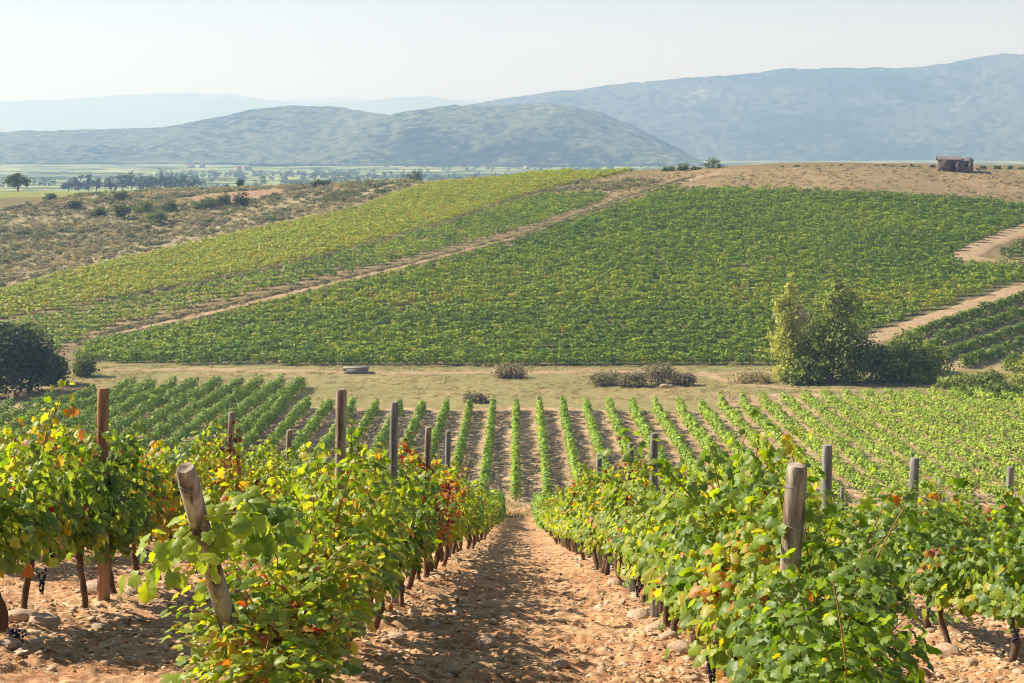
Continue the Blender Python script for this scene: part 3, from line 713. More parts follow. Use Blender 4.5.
# leaning end post left, thick end post right
x0, y0 = -1.30, 7.55
make_post(x0, y0, 1.53, 0.049, M_wood, 'thick weathered end post leaning left at the front of the left row', lean=(-0.25, -0.95))
make_post(1.31, 7.15, 1.54, 0.053, M_wood, 'thickest brown end post with rough cut top at the front of the right row', lean=(0.05, -0.20))
px_post(-2, 103, 388, 6.0, M_woodred, 'tall orange brown post standing alone in the second left row near the left edge')
px_post(-1, 341, 389, 5.6, M_wood, 'tall grey brown post with rounded top, highest in the row left of the path')
px_post(-1, 394, 402, 4.2, M_woodgrey, 'grey post behind the tallest post in the row left of the path')
px_post(-1, 428, 427, 3.4, M_wood, 'slim post beside the dark red leaves left of the path')
px_post(-1, 448, 431, 2.8, M_woodgrey, 'thin grey post right of the red leaved vine left of the path')
px_post(-2, 231, 412, 3.0, M_wood, 'thin post beside the red vine in the second left row')
px_post(-2, 289, 430, 2.8, M_wood, 'short thin post halfway between red vine and tallest post')
px_post(-3, 45, 424, 3.4, M_woodgrey, 'grey post half hidden in leaves at the far left')
px_post(1, 654, 433, 4.2, M_woodgrey, 'tallest grey post in the middle of the row right of the path')
px_post(1, 631, 443, 3.4, M_woodgrey, 'grey post just left of the tallest one in the right row')
px_post(1, 599, 454, 3.0, M_woodgrey, 'small thin grey post in the row right of the path')
px_post(1, 583, 474, 2.4, M_wood, 'tiny post farther down the row right of the path')
px_post(1, 573, 480, 2.2, M_wood, 'tiny post next to last in the row right of the path')
px_post(1, 563, 488, 1.8, M_wood, 'tiny farthest post of the row right of the path')
px_post(2, 827, 445, 5.2, M_woodgrey, 'tall pale grey post right of the thickest brown post')
px_post(2, 758, 463, 2.8, M_wood, 'short post seen over the leaves left of the thickest post')
px_post(3, 911, 458, 4.6, M_woodgrey, 'weathered grey post at the right, leaning a little', lean=(0.06, 0))
px_post(4, 1010, 467, 3.6, M_woodgrey, 'grey post nearest the right edge of the picture')
px_post(4, 842, 487, 2.0, M_woodgrey, 'very small post between the two tall grey posts at right')
# trellis wires
def wires(row, x, ya, yb):
    o = None; root = empty('trellis_wires', (x, ya, gz(x, ya)))
    tag(root, f'thin wires strung along the {ROWNAME[row]}', 'wires', 'trellis wires')
    for hh in (0.62, 1.05, 1.45):
        ys = np.arange(ya, yb, 1.5); zz = hgt(np.full(len(ys), x), ys) + hh
        mb = MB(); mb.tube(np.stack([0 * ys + 0.03, ys - ya, zz - gz(x, ya)], 1), 0.0012, 4, cap=False)
        mb.build('wire', M_wire, root)
for row in (-3, -2, -1, 1, 2, 3): wires(row, ROWX[row], {-1: 7.5, 1: 7.1}.get(row, 9.0), 45)

# ---------------------------------------------------------------- stones, litter
def ico_rock(seed):
    import bmesh
    r_ = random.Random(seed); bm = bmesh.new(); bmesh.ops.create_icosphere(bm, subdivisions=2, radius=1)
    sx, sy, sz = r_.uniform(.8, 1.2), r_.uniform(.6, 1.0), r_.uniform(.4, .65); o = Vector((r_.random() * 9, r_.random() * 9, r_.random() * 9))
    for v in bm.verts:
        d = 1 + 0.35 * mnoise.noise(v.co * 1.3 + o) + 0.12 * mnoise.noise(v.co * 4 + o)
        v.co = Vector((v.co.x * sx * d, v.co.y * sy * d, v.co.z * sz * d))
    me = bpy.data.meshes.new('stone'); bm.to_mesh(me); bm.free(); return me
rocks = [ico_rock(s) for s in range(8)]
for me in rocks:
    me.materials.append(M_rock)
    for i_, p in enumerate(me.polygons): p.use_smooth = (i_ % 3 != 0)
stone_px = [(-45, 634), (93, 578, 22, 'largest flat'), (44, 580, 12, 'pale flat'), (77, 605, 10, 'small round'), (168, 522, 12, 'upright reddish')]
def near_at(px, py): return at([px], [py], y0=6, y1=104)[0]
named = [(45, 634, 15, 'flat pale stone beside the leftmost vine trunk'), (100, 598, 15, 'squarish stone behind the second trunk at left'),
         (20, 630, 17, 'broad flat stone at the left edge, left of the first trunk'), (37, 655, 9, 'small brown stone in front of the first trunk at left'),
         (132, 601, 11, 'round stone to the right of the orange brown post'), (102, 629, 10, 'small pale stone left of centre between left trunks'),
         (10, 655, 12, 'chunky stone in the left bottom corner'), (147, 640, 8, 'small stone in the shade near the leaning post'),
         (636, 620, 14, 'big stone at the foot of the right row'), (654, 640, 13, 'pale stone nearest the front at the foot of the right row'),
         (640, 605, 9, 'stone just behind the big stone right of the path'), (681, 662, 16, 'large stone at the bottom under the right vines'),
         (668, 648, 11, 'reddish stone between two pale ones under right vines'), (484, 647, 12, 'flat brown stone in the middle of the path'),
         (615, 592, 8, 'little stone against the trunks right of the path'), (452, 676, 11, 'pale flat stone at the bottom edge of the path'),
         (398, 642, 11, 'rounded stone by the left row trunks'), (415, 618, 9, 'small stone beside the left row trunks'), (437, 583, 9, 'pale stone at left path edge farther down'),
         (948, 660, 14, 'flat stone by the trunk at lower right'), (972, 668, 11, 'brown stone right of the lower right trunk'), (930, 640, 8, 'small pale stone behind lower right trunk'),
         (560, 665, 9, 'half buried stone in front centre of the path'), (602, 670, 8, 'small stone on the sunny right side of the path')]
for k, (px, py, wpx, lab) in enumerate(named):
    p = near_at(px, py); s = wpx * p[1] / F
    o = bpy.data.objects.new('stone', rocks[k % 8]); col.objects.link(o); o.location = (p[0], p[1], gz(p[0], p[1]) + 0.25 * s); o.scale = (s, s, s); o.rotation_euler = (0.1, 0.15, k * 1.3)
    tag(o, lab, 'stone', 'larger stones on the vineyard soil')
def scatter_verts(n, ymax, power=1.0, rowbias=0.5):
    Y = 9.2 * (ymax / 9.2) ** (rng.random(n) ** power); X = rng.uniform(-0.40, 0.40, n) * Y
    return X, Y
rng = np.random.default_rng(99)
Xs, Ys = scatter_verts(42000, 60)
dmin = np.min(np.stack([np.abs(Xs - x) for x in ROWX.values()]), 0)
patch = fbm(Xs / 0.8, Ys / 0.8, 3, 77)
keep = rng.random(len(Xs)) < np.clip(0.22 + 0.75 * np.exp(-((dmin - 0.25) / 0.35) ** 2) + 0.5 * patch, 0.04, 1)
Xs, Ys = Xs[keep][:19000], Ys[keep][:19000]
Zs = hgt(Xs, Ys) + near_relief(Xs, Ys)
mb = MB(); rv = [np.array([v.co[:] for v in me.vertices]) for me in rocks]
import bmesh as _b
def low_rock(seed):
    r_ = np.random.default_rng(seed)
    V = np.array([(1, 0, 0), (0.5, 0.87, 0.05), (-0.5, 0.87, 0), (-1, 0, 0.08), (-0.5, -0.87, 0), (0.5, -0.87, 0), (0.4, 0.3, 0.6), (-0.45, 0.25, 0.62), (0, -0.45, 0.55), (0, 0, -0.4)], float)
    V *= 1 + 0.3 * (r_.random((10, 1)) - .5) * 2 * 0.8; V[:, 2] *= r_.uniform(.7, 1.2)
    Fs = [(0, 1, 6), (1, 2, 6), (2, 7, 6), (2, 3, 7), (3, 4, 7), (4, 8, 7), (4, 5, 8), (5, 0, 8), (0, 6, 8), (6, 7, 8), (1, 0, 9), (2, 1, 9), (3, 2, 9), (4, 3, 9), (5, 4, 9), (0, 5, 9)]
    return V, np.array(Fs)
LRk = [low_rock(s) for s in range(10)]
sizes = np.exp(rng.normal(math.log(0.016), 0.55, len(Xs))) * (1 + 0.9 * (Ys > 25)); sizes = np.clip(sizes, 0.006, 0.075)
for v in range(10):
    ids = np.arange(len(Xs))[v::10]; V, Fc = LRk[v]; a = rng.random(len(ids)) * 6.28; c, s = np.cos(a), np.sin(a)
    VV = V[None] * sizes[ids][:, None, None] * np.array([1, 0.8, 0.7])
    W = np.stack([VV[..., 0] * c[:, None] - VV[..., 1] * s[:, None], VV[..., 0] * s[:, None] + VV[..., 1] * c[:, None], VV[..., 2]], -1)
    W += np.stack([Xs[ids], Ys[ids], Zs[ids]], 1)[:, None]
    mb.add(W.reshape(-1, 3), (Fc[None] + (np.arange(len(ids)) * 10)[:, None, None]).reshape(-1, 3))
tag(mb.build('gravel', M_rock, smooth=False), kind='stuff')
# fallen leaves and straw
Xs, Ys = scatter_verts(15000, 55); Zs = hgt(Xs, Ys) + near_relief(Xs, Ys) + 0.012
n = len(Xs); mb = MB()
leaves(mb, np.stack([Xs, Ys, Zs], 1), np.array([0, 0, 1.0]) + rng.normal(0, .35, (n, 3)), rng.normal(0, 1, (n, 3)), 0.018 + 0.05 * rng.random(n) ** 2 , rng.random(n), 'mid')
tag(mb.build('fallen_leaves', M_straw, smooth=False), kind='stuff')
mb = MB()
Xs, Ys = scatter_verts(2600, 40); Zs = hgt(Xs, Ys) + near_relief(Xs, Ys) + 0.012
for x, y, z in zip(Xs, Ys, Zs):
    a = rng.random() * 3.14; l = rng.uniform(0.05, 0.28); d = np.array([math.cos(a), math.sin(a)]) * l / 2
    mb.tube([(x - d[0], y - d[1], hz(x, y) * 0 + z), (x, y, z + 0.012), (x + d[0], y + d[1], z + d[1] * -0.22)], 0.0025, 3, cap=False)
tag(mb.build('dry_twigs', M_straw, smooth=False), kind='stuff')
# grass at the far end of the path
rng = np.random.default_rng(5)
def tufts(name, X, Y, hgt_, mat, tint, blades=9, wid=0.012, seed=3):
    global rng
    rng = np.random.default_rng(seed); n = len(X); Z = hgt(X, Y)
    P = np.repeat(np.stack([X, Y, Z], 1), blades, 0); k = len(P)
    P[:, :2] += rng.normal(0, hgt_ * 0.35, (k, 2))
    h = hgt_ * (0.5 + rng.random(k)); a = rng.random(k) * 6.28; lean = rng.normal(0, 0.35, (k, 2)) * h[:, None]; wv = np.stack([np.cos(a), np.sin(a)], 1) * wid * (0.7 + 0.6 * rng.random((k, 1)))
    V = np.zeros((k, 3, 3)); V[:, 0, :2] = P[:, :2] - wv; V[:, 1, :2] = P[:, :2] + wv; V[:, 2, :2] = P[:, :2] + lean
    V[:, 0, 2] = V[:, 1, 2] = P[:, 2] - 0.03; V[:, 2, 2] = P[:, 2] + h
    ti = np.repeat(np.clip(np.asarray(tint) + rng.normal(0, .06, k), 0, 1), 3)
    mb = MB(); mb.add(V.reshape(-1, 3), np.arange(k * 3).reshape(-1, 3), ti); return tag(mb.build(name, mat, smooth=False), kind='stuff')
X = rng.normal(0.0, 2.5, 260); Y = rng.uniform(101, 113, 260)
tufts('path_end_grass', X, Y, 0.22, M_scrub, 0.88, 12, 0.03)

# ---------------------------------------------------------------- middle vineyard: one object per row of vines
def vine_row(P, nper, leaf, hgt_, wid, tint, label, group, seed, z=None, yaw=None, low=0.08):
    P = np.asarray(P, float); Z = hgt(P[:, 0], P[:, 1])
    d = P[-1] - P[0]; yaw = math.atan2(-d[0], d[1])
    pts = np.stack([P[:, 0], P[:, 1], Z, np.full(len(P), yaw), np.random.default_rng(seed).uniform(0.8, 1.22, len(P))], 1)
    ti = tint + 0.05 * fbm(P[:, 0] / 7, P[:, 1] / 7, 2, seed)
    o = vine_mass('vine_row', pts, leaf, nper, hgt_, wid, 1.15, ti, M_hedge, seed, low)
    return tag(o, label, 'vine row', group)
def mid_end(x):
    """far end of a row at lateral position x (metres)"""
    px = CX + F * x / 168
    if px < 278: return float(np.interp(px, [0, 60, 95, 278], [150, 164, 175, 176]))
    if px < 700: return 159.5 - 0.6 * math.sin(px / 60)
    return float(np.interp(px, [700, 800, 900, 1100], [162, 168, 170, 170]))
xs = [-0.2 + SP * k for k in range(-28, 29)]
nr = 0
center = [abs(x) for x in xs].index(min(abs(x) for x in xs))
def rowlabel(i_):
    d = i_ - center
    if d == 0: return 'bright green vine row facing the end of the path in the lower field'
    side = 'right' if d > 0 else 'left'; k = abs(d)
    tens = ['', 'first', 'second', 'third', 'fourth', 'fifth', 'sixth', 'seventh', 'eighth', 'ninth', 'tenth', 'eleventh', 'twelfth', 'thirteenth', 'fourteenth', 'fifteenth', 'sixteenth', 'seventeenth', 'eighteenth', 'nineteenth', 'twentieth']
    nm = tens[k] if k <= 20 else 'twenty-' + tens[k - 20]
    end = 'darker vine row' if d < -11 else ('yellow green vine row' if d > 8 else 'narrow green vine row')
    return f'{end} in the lower field, {nm} {side} of the one facing the path'.replace('yellow green vine', 'yellowish vine')
for i_, x in enumerate(xs):
    ye = mid_end(x); ys = np.arange(113.5, ye, 1.05)
    P = np.stack([x + 0 * ys + (0.035 * (ys - 113.5) if x < -28 else 0), ys], 1)
    vis = np.abs(P[:, 0]) < 0.372 * P[:, 1] + 2
    P = P[vis]
    if len(P) < 3: continue
    left = x < -28; right = x > 24
    if left: tn, h_, wd, npr = 0.47, 1.5, 0.76, 130
    elif right: tn, h_, wd, npr = 0.54, 1.3, 0.60, 84
    else: tn, h_, wd, npr = 0.50 + 0.002 * max(x, 0), 1.45, 0.46, 120
    if 24 < x: wd = 0.66 + 0.008 * (x - 24)
    vine_row(P, npr, 0.19, h_, wd, tn, rowlabel(i_), 'vine rows of the field below', 700 + i_)
# right-hand field: slanting rows
a0, a1 = at([915, 1024], [338, 301], y0=185)[:, :2]; d = (a1 - a0) / np.linalg.norm(a1 - a0); nrm = np.array([d[1], -d[0]])
k = 0
for i_ in range(0, 22):
    s = np.arange(-30, 90, 1.05); P = a0 + d * s[:, None] + nrm * (i_ * 4.3)
    P = P[inside(RGT, P[:, 0], P[:, 1]) & (P[:, 0] < 0.375 * P[:, 1] + 4)]
    if len(P) < 4: continue
    k += 1
    vine_row(P, 170, 0.22, 1.5, 0.66, 0.45, f'slanting dark green vine row at the right edge, {ORD[min(k - 1, 19)]} below the dirt track', 'slanting rows of the right-hand field', 800 + i_)

# ---------------------------------------------------------------- fields on the slope behind
def field(name, P, rowsp, pitch, nper, leaf, h_, wid, tintf, seed, ang=0.0):
    r_ = np.random.default_rng(seed); lo = P.min(0); hi = P.max(0); c = (lo + hi) / 2; Rr = np.linalg.norm(hi - lo) / 2
    U, V = np.meshgrid(np.arange(-Rr, Rr, pitch), np.arange(-Rr, Rr, rowsp))
    X = c[0] + U * math.cos(ang) - V * math.sin(ang); Y = c[1] + U * math.sin(ang) + V * math.cos(ang)
    X = X.ravel() + r_.normal(0, .12, X.size); Y = Y.ravel() + r_.normal(0, .10, Y.size)
    m = inside(P, X, Y) & (np.abs(X) < 0.38 * Y + 8) & (r_.random(X.size) > 0.04)
    X, Y = X[m], Y[m]
    gap = fbm(X / 6, Y / 5, 3, seed) > -0.70
    X, Y = X[gap], Y[gap]
    pts = np.stack([X, Y, hgt(X, Y), np.full(len(X), ang + math.pi / 2), r_.uniform(0.78, 1.2, len(X))], 1); jit = 0.03 if P is YEL else 0.045
    o = vine_mass(name, pts, leaf, nper, h_, wid, pitch * 1.05, tintf(X, Y) + r_.normal(0, jit, len(X)), M_hedge, seed, 0.2)
    return tag(o, kind='stuff')
bt = lambda X, Y: 0.50 + 0.10 * np.exp(-((Y - 228 + 0.05 * X) / 16) ** 2) + 0.10 * fbm(X / 22, Y / 9, 3, 61)
field('vineyard_slope', BIG, 2.3, 1.0, 62, 0.24, 1.35, 0.50, bt, 901, 0.03)
field('yellow_vineyard', YEL, 2.2, 1.1, 50, 0.26, 1.1, 0.66, lambda X, Y: 0.65 + 0.05 * fbm(X / 14, Y / 8, 3, 62) - 0.0 * X, 902, 0.0)
field('green_vineyard', GRN, 2.3, 1.15, 48, 0.25, 1.1, 0.58, lambda X, Y: 0.52 + 0.10 * fbm(X / 12, Y / 7, 3, 63), 903, 0.0)
field('small_vineyard', TRI, 2.4, 1.25, 46, 0.24, 1.2, 0.55, lambda X, Y: 0.33 + 0 * X, 904, 0.2)

# ---------------------------------------------------------------- bushes and trees
def crown_mb(lobes, n, leaf, tint, seed, tmpl='quad', up=0.3, droop=0.0, fill=0.35, sway=0.25):
    """lobes: (cx,cy,cz,rx,ry,rz). leaves in clumps spread through the volume, denser near the surface"""
    global rng
    rng = np.random.default_rng(seed)
    vol = np.array([l[3] * l[4] * l[5] for l in lobes]) ** (2 / 3); vol /= vol.sum()
    mb = MB()
    for l, v in zip(lobes, vol):
        m = max(8, int(n * v)); nc = max(5, m // 26)
        D = rng.normal(0, 1, (nc, 3)); D /= np.linalg.norm(D, axis=1)[:, None]
        rr = (fill + (1 - fill) * rng.random(nc) ** 0.5) * (1 + sway * rng.normal(0, 0.5, nc))
        C = D * rr[:, None] * np.array(l[3:6]) + np.array(l[:3])
        ct = rng.normal(0, 0.07, nc)
        idx = rng.integers(0, nc, m); sc_ = 0.22 * (l[3] * l[4] * l[5]) ** (1 / 3) + 0.05
        P = C[idx] + rng.normal(0, 1, (m, 3)) * sc_ * np.array([1, 1, 0.8])
        P[:, 2] = np.maximum(P[:, 2], 0.02)
        nn = D[idx] * 0.7 + np.array([0, 0, up]) + rng.normal(0, .5, (m, 3))
        leaves(mb, P, nn, np.array([0, 0, -0.7]) + rng.normal(0, .6, (m, 3)), leaf * (0.6 + 0.8 * rng.random(m)), np.clip(tint + ct[idx] + rng.normal(0, .05, m), 0, 1), tmpl)
    return mb
def limbs_mb(h, r, lobes, seed):
    global rng
    rng = np.random.default_rng(seed); mb = MB()
    t = np.linspace(0, 1, 7); mb.tube(np.stack([0.04 * h * np.sin(t * 3), 0.03 * h * np.sin(t * 4), -0.2 + h * 0.75 * t], 1), r * (1.15 - 0.85 * t), 8, wob=0.2)
    for l in lobes[:8]:
        a = rng.uniform(0.3, 0.6); p0 = np.array([0.04 * h * math.sin(a * 3), 0.03 * h * math.sin(a * 4), h * 0.75 * a]); p1 = np.array(l[:3])
        q = np.linspace(0, 1, 5)[:, None]; P = p0 + (p1 - p0) * q; P[:, 2] += 0.05 * h * np.sin(q[:, 0] * 3.1)
        mb.tube(P, np.linspace(r * 0.5, r * 0.12, 5), 6)
    return mb
def plant(name, x, y, lobes, n, leaf, tint, label, cat, group=None, mat=None, trunk=None, seed=0, z=None, **kw):
    z = hz(x, y) if z is None else z
    root = empty(name, (x, y, z)); tag(root, label, cat, group)
    crown_mb(lobes, n, leaf, tint, seed, **kw).build('crown' if trunk else 'foliage', mat or M_tree, root, smooth=False)
    h = max(l[2] + l[5] for l in lobes)
    if trunk: limbs_mb(h, trunk, lobes, seed + 1).build('trunk', M_trunk, root)
    else:
        mb = MB(); r_ = np.random.default_rng(seed)
        for q in range(7):
            e = np.array([r_.normal(0, .3) * lobes[0][3], r_.normal(0, .3) * lobes[0][4], h * 0.7]); mb.tube(np.linspace([0, 0, -0.1], e, 4), np.linspace(0.035, 0.01, 4) * max(h / 2, .6), 5)
        mb.build('stems', M_trunk, root)
    return root
def ground_px(px, py, y0=112): return at([px], [py], y0=y0)[0]
# poplar
p = ground_px(788, 380); Yp = p[1]; m_ = Yp / F
lob = [(0 + 0.3 * math.sin(k), 0.2 * math.cos(k * 2), z_, r_, r_, 1.5) for k, (z_, r_) in enumerate([(1.0, 1.9), (2.4, 2.0), (3.9, 2.0), (5.4, 1.9), (6.9, 1.7), (8.3, 1.4), (9.7, 1.2), (11.2, 0.8), (12.3, 0.45)])]
plant('poplar_tree', p[0], p[1], lob, 5200, 0.25, 0.92, 'slender yellow green poplar at the left of the thicket', 'tree', None, trunk=0.22, seed=11, sway=0.5)
# taller broad tree
p = ground_px(832, 382)
lob = [(-2.6, 0, 2.6, 2.2, 2, 2.4), (-1.6, 0.3, 5.2, 2.2, 2.2, 2.2), (0.6, 0, 4.2, 3.0, 2.6, 2.8), (0.2, 0, 7.2, 2.4, 2.2, 2.3), (1.5, 0.2, 6.0, 2.4, 2.2, 2.2), (0.8, 0, 9.3, 1.9, 1.8, 1.9), (1.2, 0, 11.2, 1.6, 1.5, 1.5), (2.2, 0.1, 9.8, 1.3, 1.3, 1.3), (0.9, 0, 12.4, 0.9, 0.9, 0.9)]
plant('broadleaf_tree', p[0], p[1] + 1.0, lob, 9500, 0.27, 0.68, 'tallest green tree in the thicket, bushy with a narrow top', 'tree', None, trunk=0.3, seed=12, sway=0.5)
p = ground_px(806, 372)
plant('rust_shrub', p[0] + 0.1, 199.0, [(-1.2, 0, 5.0, 1.6, 1.4, 1.3), (0.4, 0, 5.6, 1.8, 1.5, 1.5), (0.1, 0, 3.6, 1.8, 1.5, 1.8), (0.8, 0, 2.0, 1.6, 1.4, 1.6)], 2600, 0.24, 0.64, 'rust coloured dry tree crown showing between the poplar and tallest tree', 'shrub', None, mat=M_scrub, trunk=0.15, seed=13)
# dark thicket
thick = [(795, 384, 1.5, 'low dark bush at the foot of the poplar', 0.3, 1.7), (813, 383, 2.0, 'dark bush between poplar and tallest tree', 0.2, 3.6), (850, 383, 3.2, 'blackish green bush under the tallest tree', 0.10, 5.4),
         (882, 381, 3.2, 'dark rounded bush in the middle of the thicket', 0.14, 5.2), (905, 382, 3.0, 'dark green bush right of the thicket middle', 0.2, 4.8)]
for k, (px, py, r, lab, tn, h) in enumerate(thick):
    p = ground_px(px, py)
    plant('thicket_bush', p[0], p[1], [(0, 0, h * .35, r, r * .9, h * .4), (-r * .4, 0.2, h * .62, r * .75, r * .7, h * .36), (r * .45, 0, h * .6, r * .7, r * .7, h * .35)], 2600, 0.26, tn + 0.32, lab, 'bush', 'bushes of the thicket', seed=20 + k)
p = ground_px(930, 382)
plant('willow_bush', p[0], p[1], [(0, 0, 2.0, 2.3, 2, 2.2), (-0.8, 0, 3.2, 1.8, 1.6, 1.7), (0.8, 0, 3.0, 1.6, 1.5, 1.6), (0, 0, 4.2, 1.1, 1.1, 0.8)], 3200, 0.24, 0.66, 'light grey green feathery bush at the right end of the thicket', 'bush', None, seed=31, sway=0.45)
p = ground_px(903, 372)
plant('willow_bush', p[0], p[1], [(0, 0, 3.2, 2.2, 2, 2.4), (0.9, 0, 3.7, 1.8, 1.7, 1.8)], 2400, 0.25, 0.6, 'pale green bush behind the dark ones of the thicket', 'bush', None, seed=32, sway=0.45)
for k, (px, py, r, h, tn, lab) in enumerate([(1026, 392, 1.9, 5.0, 0.70, 'yellow green bush cut by the right edge of the picture'), (985, 388, 2.4, 1.9, 0.60, 'low bright green bush below the slanting rows'), (955, 388, 2.2, 1.4, 0.66, 'lowest yellowish bush right of the thicket'), (1000, 398, 2.4, 1.6, 0.45, 'dark low bush in front of the right edge bushes'), (968, 396, 1.8, 1.0, 0.5, 'small low shrub at the edge of the right vines')]):
    p = ground_px(px, py); plant('green_bush', p[0], p[1], [(0, 0, h * .45, r, r * .8, h * .5), (r * .4, 0, h * .6, r * .7, r * .6, h * .4)], 1700, 0.24, tn, lab, 'bush', 'low bushes at the right', seed=40 + k)
# left dark trees
for k, (px, py, r, h, tn, lab) in enumerate([(-4, 398, 4.2, 9.2, 0.10, 'large dark evergreen tree cut by the left edge'), (28, 392, 3.4, 8.4, 0.14, 'dark evergreen tree right of the one at the left edge'), (50, 384, 1.9, 4.2, 0.16, 'smaller dark bush at the right foot of the dark trees'), (-6, 372, 2.2, 5.0, 0.22, 'greyish bush at the left picture edge')]):
    p = ground_px(px, py)
    lob = [(0, 0, h * .35, r, r * .8, h * .36), (-r * .3, 0, h * .62, r * .75, r * .7, h * .32), (r * .35, 0, h * .55, r * .7, r * .65, h * .3), (0, 0, h * .8, r * .5, r * .5, h * .2)]
    plant('dark_tree', p[0], p[1], lob, 4200, 0.30, tn + 0.08, lab, 'tree', 'dark trees at the left', trunk=0.22, seed=50 + k)
p = ground_px(84, 376); plant('round_bush', p[0], p[1], [(0, 0, 1.3, 1.7, 1.5, 1.4), (0.2, 0, 2.0, 1.2, 1.1, 0.9)], 1500, 0.2, 0.38, 'small round grey green bush beside the dark trees', 'bush', seed=58)
# brambles in the meadow
for k, (px, py, r, h, lab) in enumerate([(510, 378, 2.0, 1.9, 'round purplish brown bramble alone in the meadow'), (605, 385, 2.1, 1.7, 'leftmost brown bramble of the meadow clump'), (632, 386, 1.8, 1.8, 'second brown bramble of the meadow clump'), (658, 384, 2.0, 2.9, 'tallest dark bramble of the meadow clump'), (683, 385, 1.5, 1.6, 'right end bramble of the meadow clump'), (752, 382, 2.6, 1.2, 'low pale brown bramble left of the poplar'), (475, 402, 1.4, 1.0, 'small dry bramble in the meadow above the rows')]):
    p = ground_px(px, py); plant('bramble', p[0], p[1], [(0, 0, h * .4, r, r * .7, h * .45), (-r * .4, 0, h * .5, r * .6, r * .6, h * .4), (r * .45, 0, h * .5, r * .5, r * .5, h * .4)], 1900, 0.17, 0.64 if k != 5 else 0.8, lab, 'bramble', 'brambles in the meadow', mat=M_scrub, seed=60 + k)
# stone heap and trough
for k, (px, py, s, lab) in enumerate([(468, 399, 0.45, 'left grey rock of the small heap in the meadow'), (477, 400, 0.55, 'right grey rock of the small heap in the meadow'), (637, 386, 0.4, 'pale rock between the brown brambles'), (664, 387, 0.45, 'pale rock in front of the tallest bramble'), (671, 387, 0.3, 'small rock at the right of the pale rock by the brambles')]):
    p = ground_px(px, py); me = rocks[k].copy(); me.materials.clear(); me.materials.append(M_rockgrey if k < 2 else M_rock)
    o = bpy.data.objects.new('rock', me); col.objects.link(o); o.location = (p[0], p[1] - 0.4, p[2] + 0.2); o.scale = (s * 1.4, s, s * 1.2); tag(o, lab, 'rock', 'rocks in the meadow')
p = ground_px(356, 373); tr = empty('stone_trough', tuple(p), 0.05); tag(tr, 'long low grey stone block lying below the big vineyard', 'stone block')
mb = MB(); mb.box((-1.6, -0.5, -0.2), (1.6, 0.5, 0.62)); mb.build('block', M_rockgrey, tr, smooth=False)
mb = MB(); mb.box((-1.72, -0.6, 0.623), (1.72, 0.6, 0.76)); mb.build('cap_slab', M_rockgrey, tr, smooth=False)

# scrub bushes told apart on the left hillside
for k, (px, py, r, h, tn, lab) in enumerate([(120, 219, 2.6, 4.0, 0.30, 'rounded dark green bush on the scrub slope, largest of them'), (143, 213, 2.2, 3.0, 0.5, 'paler bush right of the largest one on scrub slope'),
        (157, 224, 2.4, 3.0, 0.45, 'olive bush below the paler one on scrub slope'), (222, 206, 2.2, 3.0, 0.45, 'green bush left of the darkest on the upper scrub slope'), (238, 206, 2.6, 3.4, 0.22, 'darkest green bush on the upper scrub slope'),
        (205, 209, 2.6, 2.8, 0.5, 'yellowish bush left of the darkest pair on scrub slope'), (120, 200, 1.6, 2.2, 0.35, 'small purple brown bush just under the left crest'), (98, 217, 1.7, 2.0, 0.3, 'low dark shrub left of the largest scrub bush'),
        (168, 211, 1.9, 2.4, 0.36, 'grey shrub between the pale bush and the upper pair'), (320, 187, 3.4, 1.8, 0.2, 'flat dark shrub on the left crest line'), (50, 200, 1.6, 1.6, 0.3, 'little shrub below the lone crest tree'), (72, 209, 2.0, 2.0, 0.33, 'dark low shrub halfway down the scrub slope at left')]):
    p = ground_px(px, py, 200); plant('scrub_bush', p[0], p[1], [(0, 0, h * .42, r, r * .8, h * .5), (r * .25, 0, h * .6, r * .65, r * .6, h * .38)], 900, 0.32, tn, lab, 'bush', 'bushes told apart on the scrub slope', mat=M_tree if k not in (6, 8) else M_scrub, seed=80 + k)
# countless scrub
rng = np.random.default_rng(17)
lo, hi = SCR.min(0), SCR.max(0); X = rng.uniform(lo[0], hi[0], 26000); Y = rng.uniform(lo[1], hi[1], 26000)
dn = fbm(X / 9, Y / 9, 3, 66)
kp = inside(SCR, X, Y) & (np.abs(X) < 0.39 * Y + 5) & (rng.random(len(X)) < 0.6 + 0.6 * dn) & ~inside(PLOW, X, Y)
X, Y = X[kp][:9500], Y[kp][:9500]
ti = 0.52 + 0.5 * fbm(X / 7, Y / 7, 3, 67) + rng.normal(0, .16, len(X))
pts = np.stack([X, Y, hgt(X, Y), rng.random(len(X)) * 3, rng.uniform(0.4, 1.6, len(X))], 1)
tag(vine_mass('scrub', pts, 0.28, 34, 0.60, 0.85, 1.5, ti, M_scrub, 68, 0.02), kind='stuff')
# sparse growth on the dry crest and between the fields
rng = np.random.default_rng(18); X = rng.uniform(-30, 140, 9000); Y = rng.uniform(280, 345, 9000)
kp = inside(CREST, X, Y) & (rng.random(9000) < 0.25 + 0.6 * fbm(X / 6, Y / 6, 3, 69)); X, Y = X[kp], Y[kp]
pts = np.stack([X, Y, hgt(X, Y), rng.random(len(X)) * 3, rng.uniform(.3, 1.3, len(X))], 1)
tag(vine_mass('dry_grass', pts, 0.22, 22, 0.4, 0.6, 1.0, 0.82 + 0.1 * rng.normal(0, 1, len(X)), M_scrub, 70, 0.0), kind='stuff')
rng = np.random.default_rng(19); X = rng.uniform(-75, 75, 5200); Y = rng.uniform(167, 194, 5200); kp = rng.random(5200) < 0.45 + 0.8 * fbm(X / 5, Y / 4, 3, 71); X, Y = X[kp], Y[kp]
pts = np.stack([X, Y, hgt(X, Y), rng.random(len(X)) * 3, rng.uniform(.3, 1.2, len(X))], 1)
